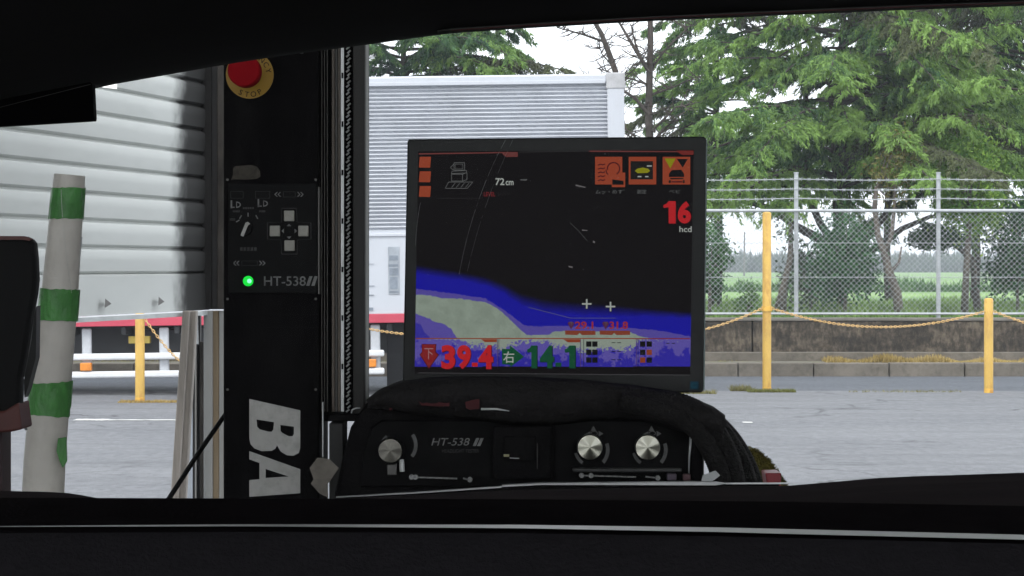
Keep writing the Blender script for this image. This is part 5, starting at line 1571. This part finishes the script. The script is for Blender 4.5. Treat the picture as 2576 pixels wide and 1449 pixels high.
# roof edge with sloping lower border
edge = [(-900, 430), (-300, 335), (0, 268), (232, 213), (430, 178), (560, 155), (700, 134), (925, 105), (1030, 90), (1135, 77), (1300, 66), (1640, 46), (2000, 30), (2300, 17), (2576, 7), (3000, -8), (3500, -20)]
rb = MB()
for x_ in xsamp:
    e_ = W(x_, interp(x_, edge), .82); Xw = e_.x
    rb.v += [(Xw, .90, e_.z + .012), (Xw, .86, e_.z + .003), (Xw, .82, e_.z), (Xw * .9, .72, e_.z + .004 + .0), (Xw * .8, .6, e_.z + .03), (Xw * .8, .4, e_.z + .07), (Xw * .9, 0, e_.z + .15), (Xw * 1.0, -.6, e_.z + .18),
             (Xw, -.6, e_.z + .3), (Xw, .4, e_.z + .24), (Xw, .92, e_.z + .06)]
rb.f += [(i * 11 + j, (i + 1) * 11 + j, (i + 1) * 11 + (j + 1) % 11, i * 11 + (j + 1) % 11) for i in range(n_ - 1) for j in range(11)]
rb.build('roof_lining', LIN_, car, smooth='auto')
# thin weather strip along the right of the edge
MB().tube([W(x_, interp(x_, edge) - 3, .815) for x_ in np.linspace(1100, 2700, 40)], .0007, 8).build('roof_trim', mat('greenish_trim', (.03, .032, .032), .3, spec=.6), car, smooth=True)
MB().tube([W(x_, interp(x_, edge) - .5, .80) for x_ in np.linspace(1135, 2576, 40)], .0003, 6).build('roof_seam', mat('dull_red_seam', (.06, .012, .015), .5), car, smooth=True)
# mirror housing
mrr = MB().prism([(-420, 335), (-200, 322), (0, 317), (120, 310), (235, 303), (236, 296), (232, 213), (228, 206), (0, 250), (-420, 330)], .78, .006).build('rear_view_mirror', mat('mirror_back_black', (.0025, .0024, .0028), .8, spec=.02), car, bevel=.002)
MB().tube([W(0, 270, .778), W(228, 212, .778)], .00012, 5).build('mirror_seam', FAINT, mrr)
# windscreen glass with scratches
gm = bpy.data.materials.new('windscreen_glass'); gm.use_nodes = True
t = gm.node_tree; t.nodes.clear()
o_ = t.nodes.new('ShaderNodeOutputMaterial'); tr_ = t.nodes.new('ShaderNodeBsdfTransparent'); gl = t.nodes.new('ShaderNodeBsdfGlossy'); mxs = t.nodes.new('ShaderNodeMixShader')
gl.inputs['Roughness'].default_value = .02; mxs.inputs[0].default_value = .02; tr_.inputs[0].default_value = (.98, .99, .985, 1)
t.links.new(tr_.outputs[0], mxs.inputs[1]); t.links.new(gl.outputs[0], mxs.inputs[2])
dust_veil = t.nodes.new('ShaderNodeBsdfTranslucent'); dust_veil.inputs[0].default_value = (.8, .78, .82, 1)  # dust veil added to lift the dark tones seen through the glass
dn = t.nodes.new('ShaderNodeTexNoise'); dn.inputs['Scale'].default_value = 14; dn.inputs['Detail'].default_value = 6
dt = t.nodes.new('ShaderNodeTexCoord'); t.links.new(dt.outputs['Object'], dn.inputs['Vector'])
dr_ = t.nodes.new('ShaderNodeMapRange'); dr_.inputs[3].default_value = .001; dr_.inputs[4].default_value = .006
t.links.new(dn.outputs['Fac'], dr_.inputs[0])
mx2 = t.nodes.new('ShaderNodeMixShader'); t.links.new(dr_.outputs[0], mx2.inputs[0]); t.links.new(mxs.outputs[0], mx2.inputs[1]); t.links.new(dust_veil.outputs[0], mx2.inputs[2])
t.links.new(mx2.outputs[0], o_.inputs[0])
wy0, wz0, wy1, wz1 = .97, 1.345, .88, 1.56
ws = MB().add([(-.75, wy0, wz0), (.75, wy0, wz0), (.75, wy1, wz1), (-.75, wy1, wz1)], [(0, 1, 2, 3)]).build('windscreen', gm, car)
SCR = mat('scratch_grey', (.25, .25, .26), .6, var=.5, scale=400)
def on_glass(px, py):
    # sight line meets the slanted pane
    u = (px - 1288) / F; v = -(py - 670) / F
    k_ = (wz1 - wz0) / (wy1 - wy0)
    y_ = (wz0 - k_ * wy0 - EYE) / (v - k_)
    return Vector((u * y_, y_ - .0008, EYE + v * y_))
sc_ = MB(); rg = random.Random(8)
def scr_line(a_, b_, c_, r_, dash=.7):
    n_s = 40
    pts = []
    for i in range(n_s + 1):
        s = i / n_s
        x_ = (1 - s) ** 2 * a_[0] + 2 * s * (1 - s) * b_[0] + s * s * c_[0]; y_ = (1 - s) ** 2 * a_[1] + 2 * s * (1 - s) * b_[1] + s * s * c_[1]
        pts.append(on_glass(x_, y_))
    for i in range(n_s):
        if rg.random() < min(1, dash + .22): sc_.tube([pts[i], pts[i + 1]], r_ * rg.uniform(.5, 1.1), 4, cap=False)
scr_line((1272, 352), (1190, 500), (1155, 690), .00007); scr_line((1290, 352), (1210, 520), (1172, 700), .00005, .5)
scr_line((1356, 5), (1325, 60), (1300, 110), .00006, .8); scr_line((1385, 15), (1360, 50), (1345, 75), .00005, .5)
scr_line((1028, 62), (1010, 95), (992, 120), .00006, .8); scr_line((1125, 65), (1100, 90), (1080, 110), .00004, .4)
scr_line((1058, 510), (1048, 560), (1045, 620), .00007, .8)
for i in range(130):
    px = rg.uniform(1040, 1740); py = rg.uniform(360, 980); p_ = on_glass(px, py)
    sc_.tube([p_, p_ + Vector((rg.uniform(-.0004, .0005), 0, rg.uniform(-.0002, .0002)))], .00003 * rg.uniform(.6, 1.6), 4)
for i in range(60):
    px = rg.uniform(570, 2500); py = rg.uniform(150, 1200); p_ = on_glass(px, py)
    sc_.tube([p_, p_ + Vector((rg.uniform(-.0002, .0003), 0, rg.uniform(-.0001, .0001)))], .000025 * rg.uniform(.6, 1.4), 4)
sc_.build('scratches', SCR, ws)

# ------------------------------------------------------------------ haze in the open air
hzm = bpy.data.materials.new('damp_air'); hzm.use_nodes = True
t = hzm.node_tree; t.nodes.clear()
o_ = t.nodes.new('ShaderNodeOutputMaterial'); pv = t.nodes.new('ShaderNodeVolumePrincipled')
pv.inputs['Color'].default_value = (.86, .92, 1, 1); pv.inputs['Density'].default_value = .0012; pv.inputs['Anisotropy'].default_value = 0
t.links.new(pv.outputs[0], o_.inputs['Volume'])
USE_HAZE = True
if USE_HAZE:
    hz_ = MB().box(-705, -65, -1.1, 705, 705, 13.5).build('haze', hzm)
    hz_['kind'] = 'stuff'; hz_['label'] = 'pale damp haze over the far field'; hz_['category'] = 'haze'
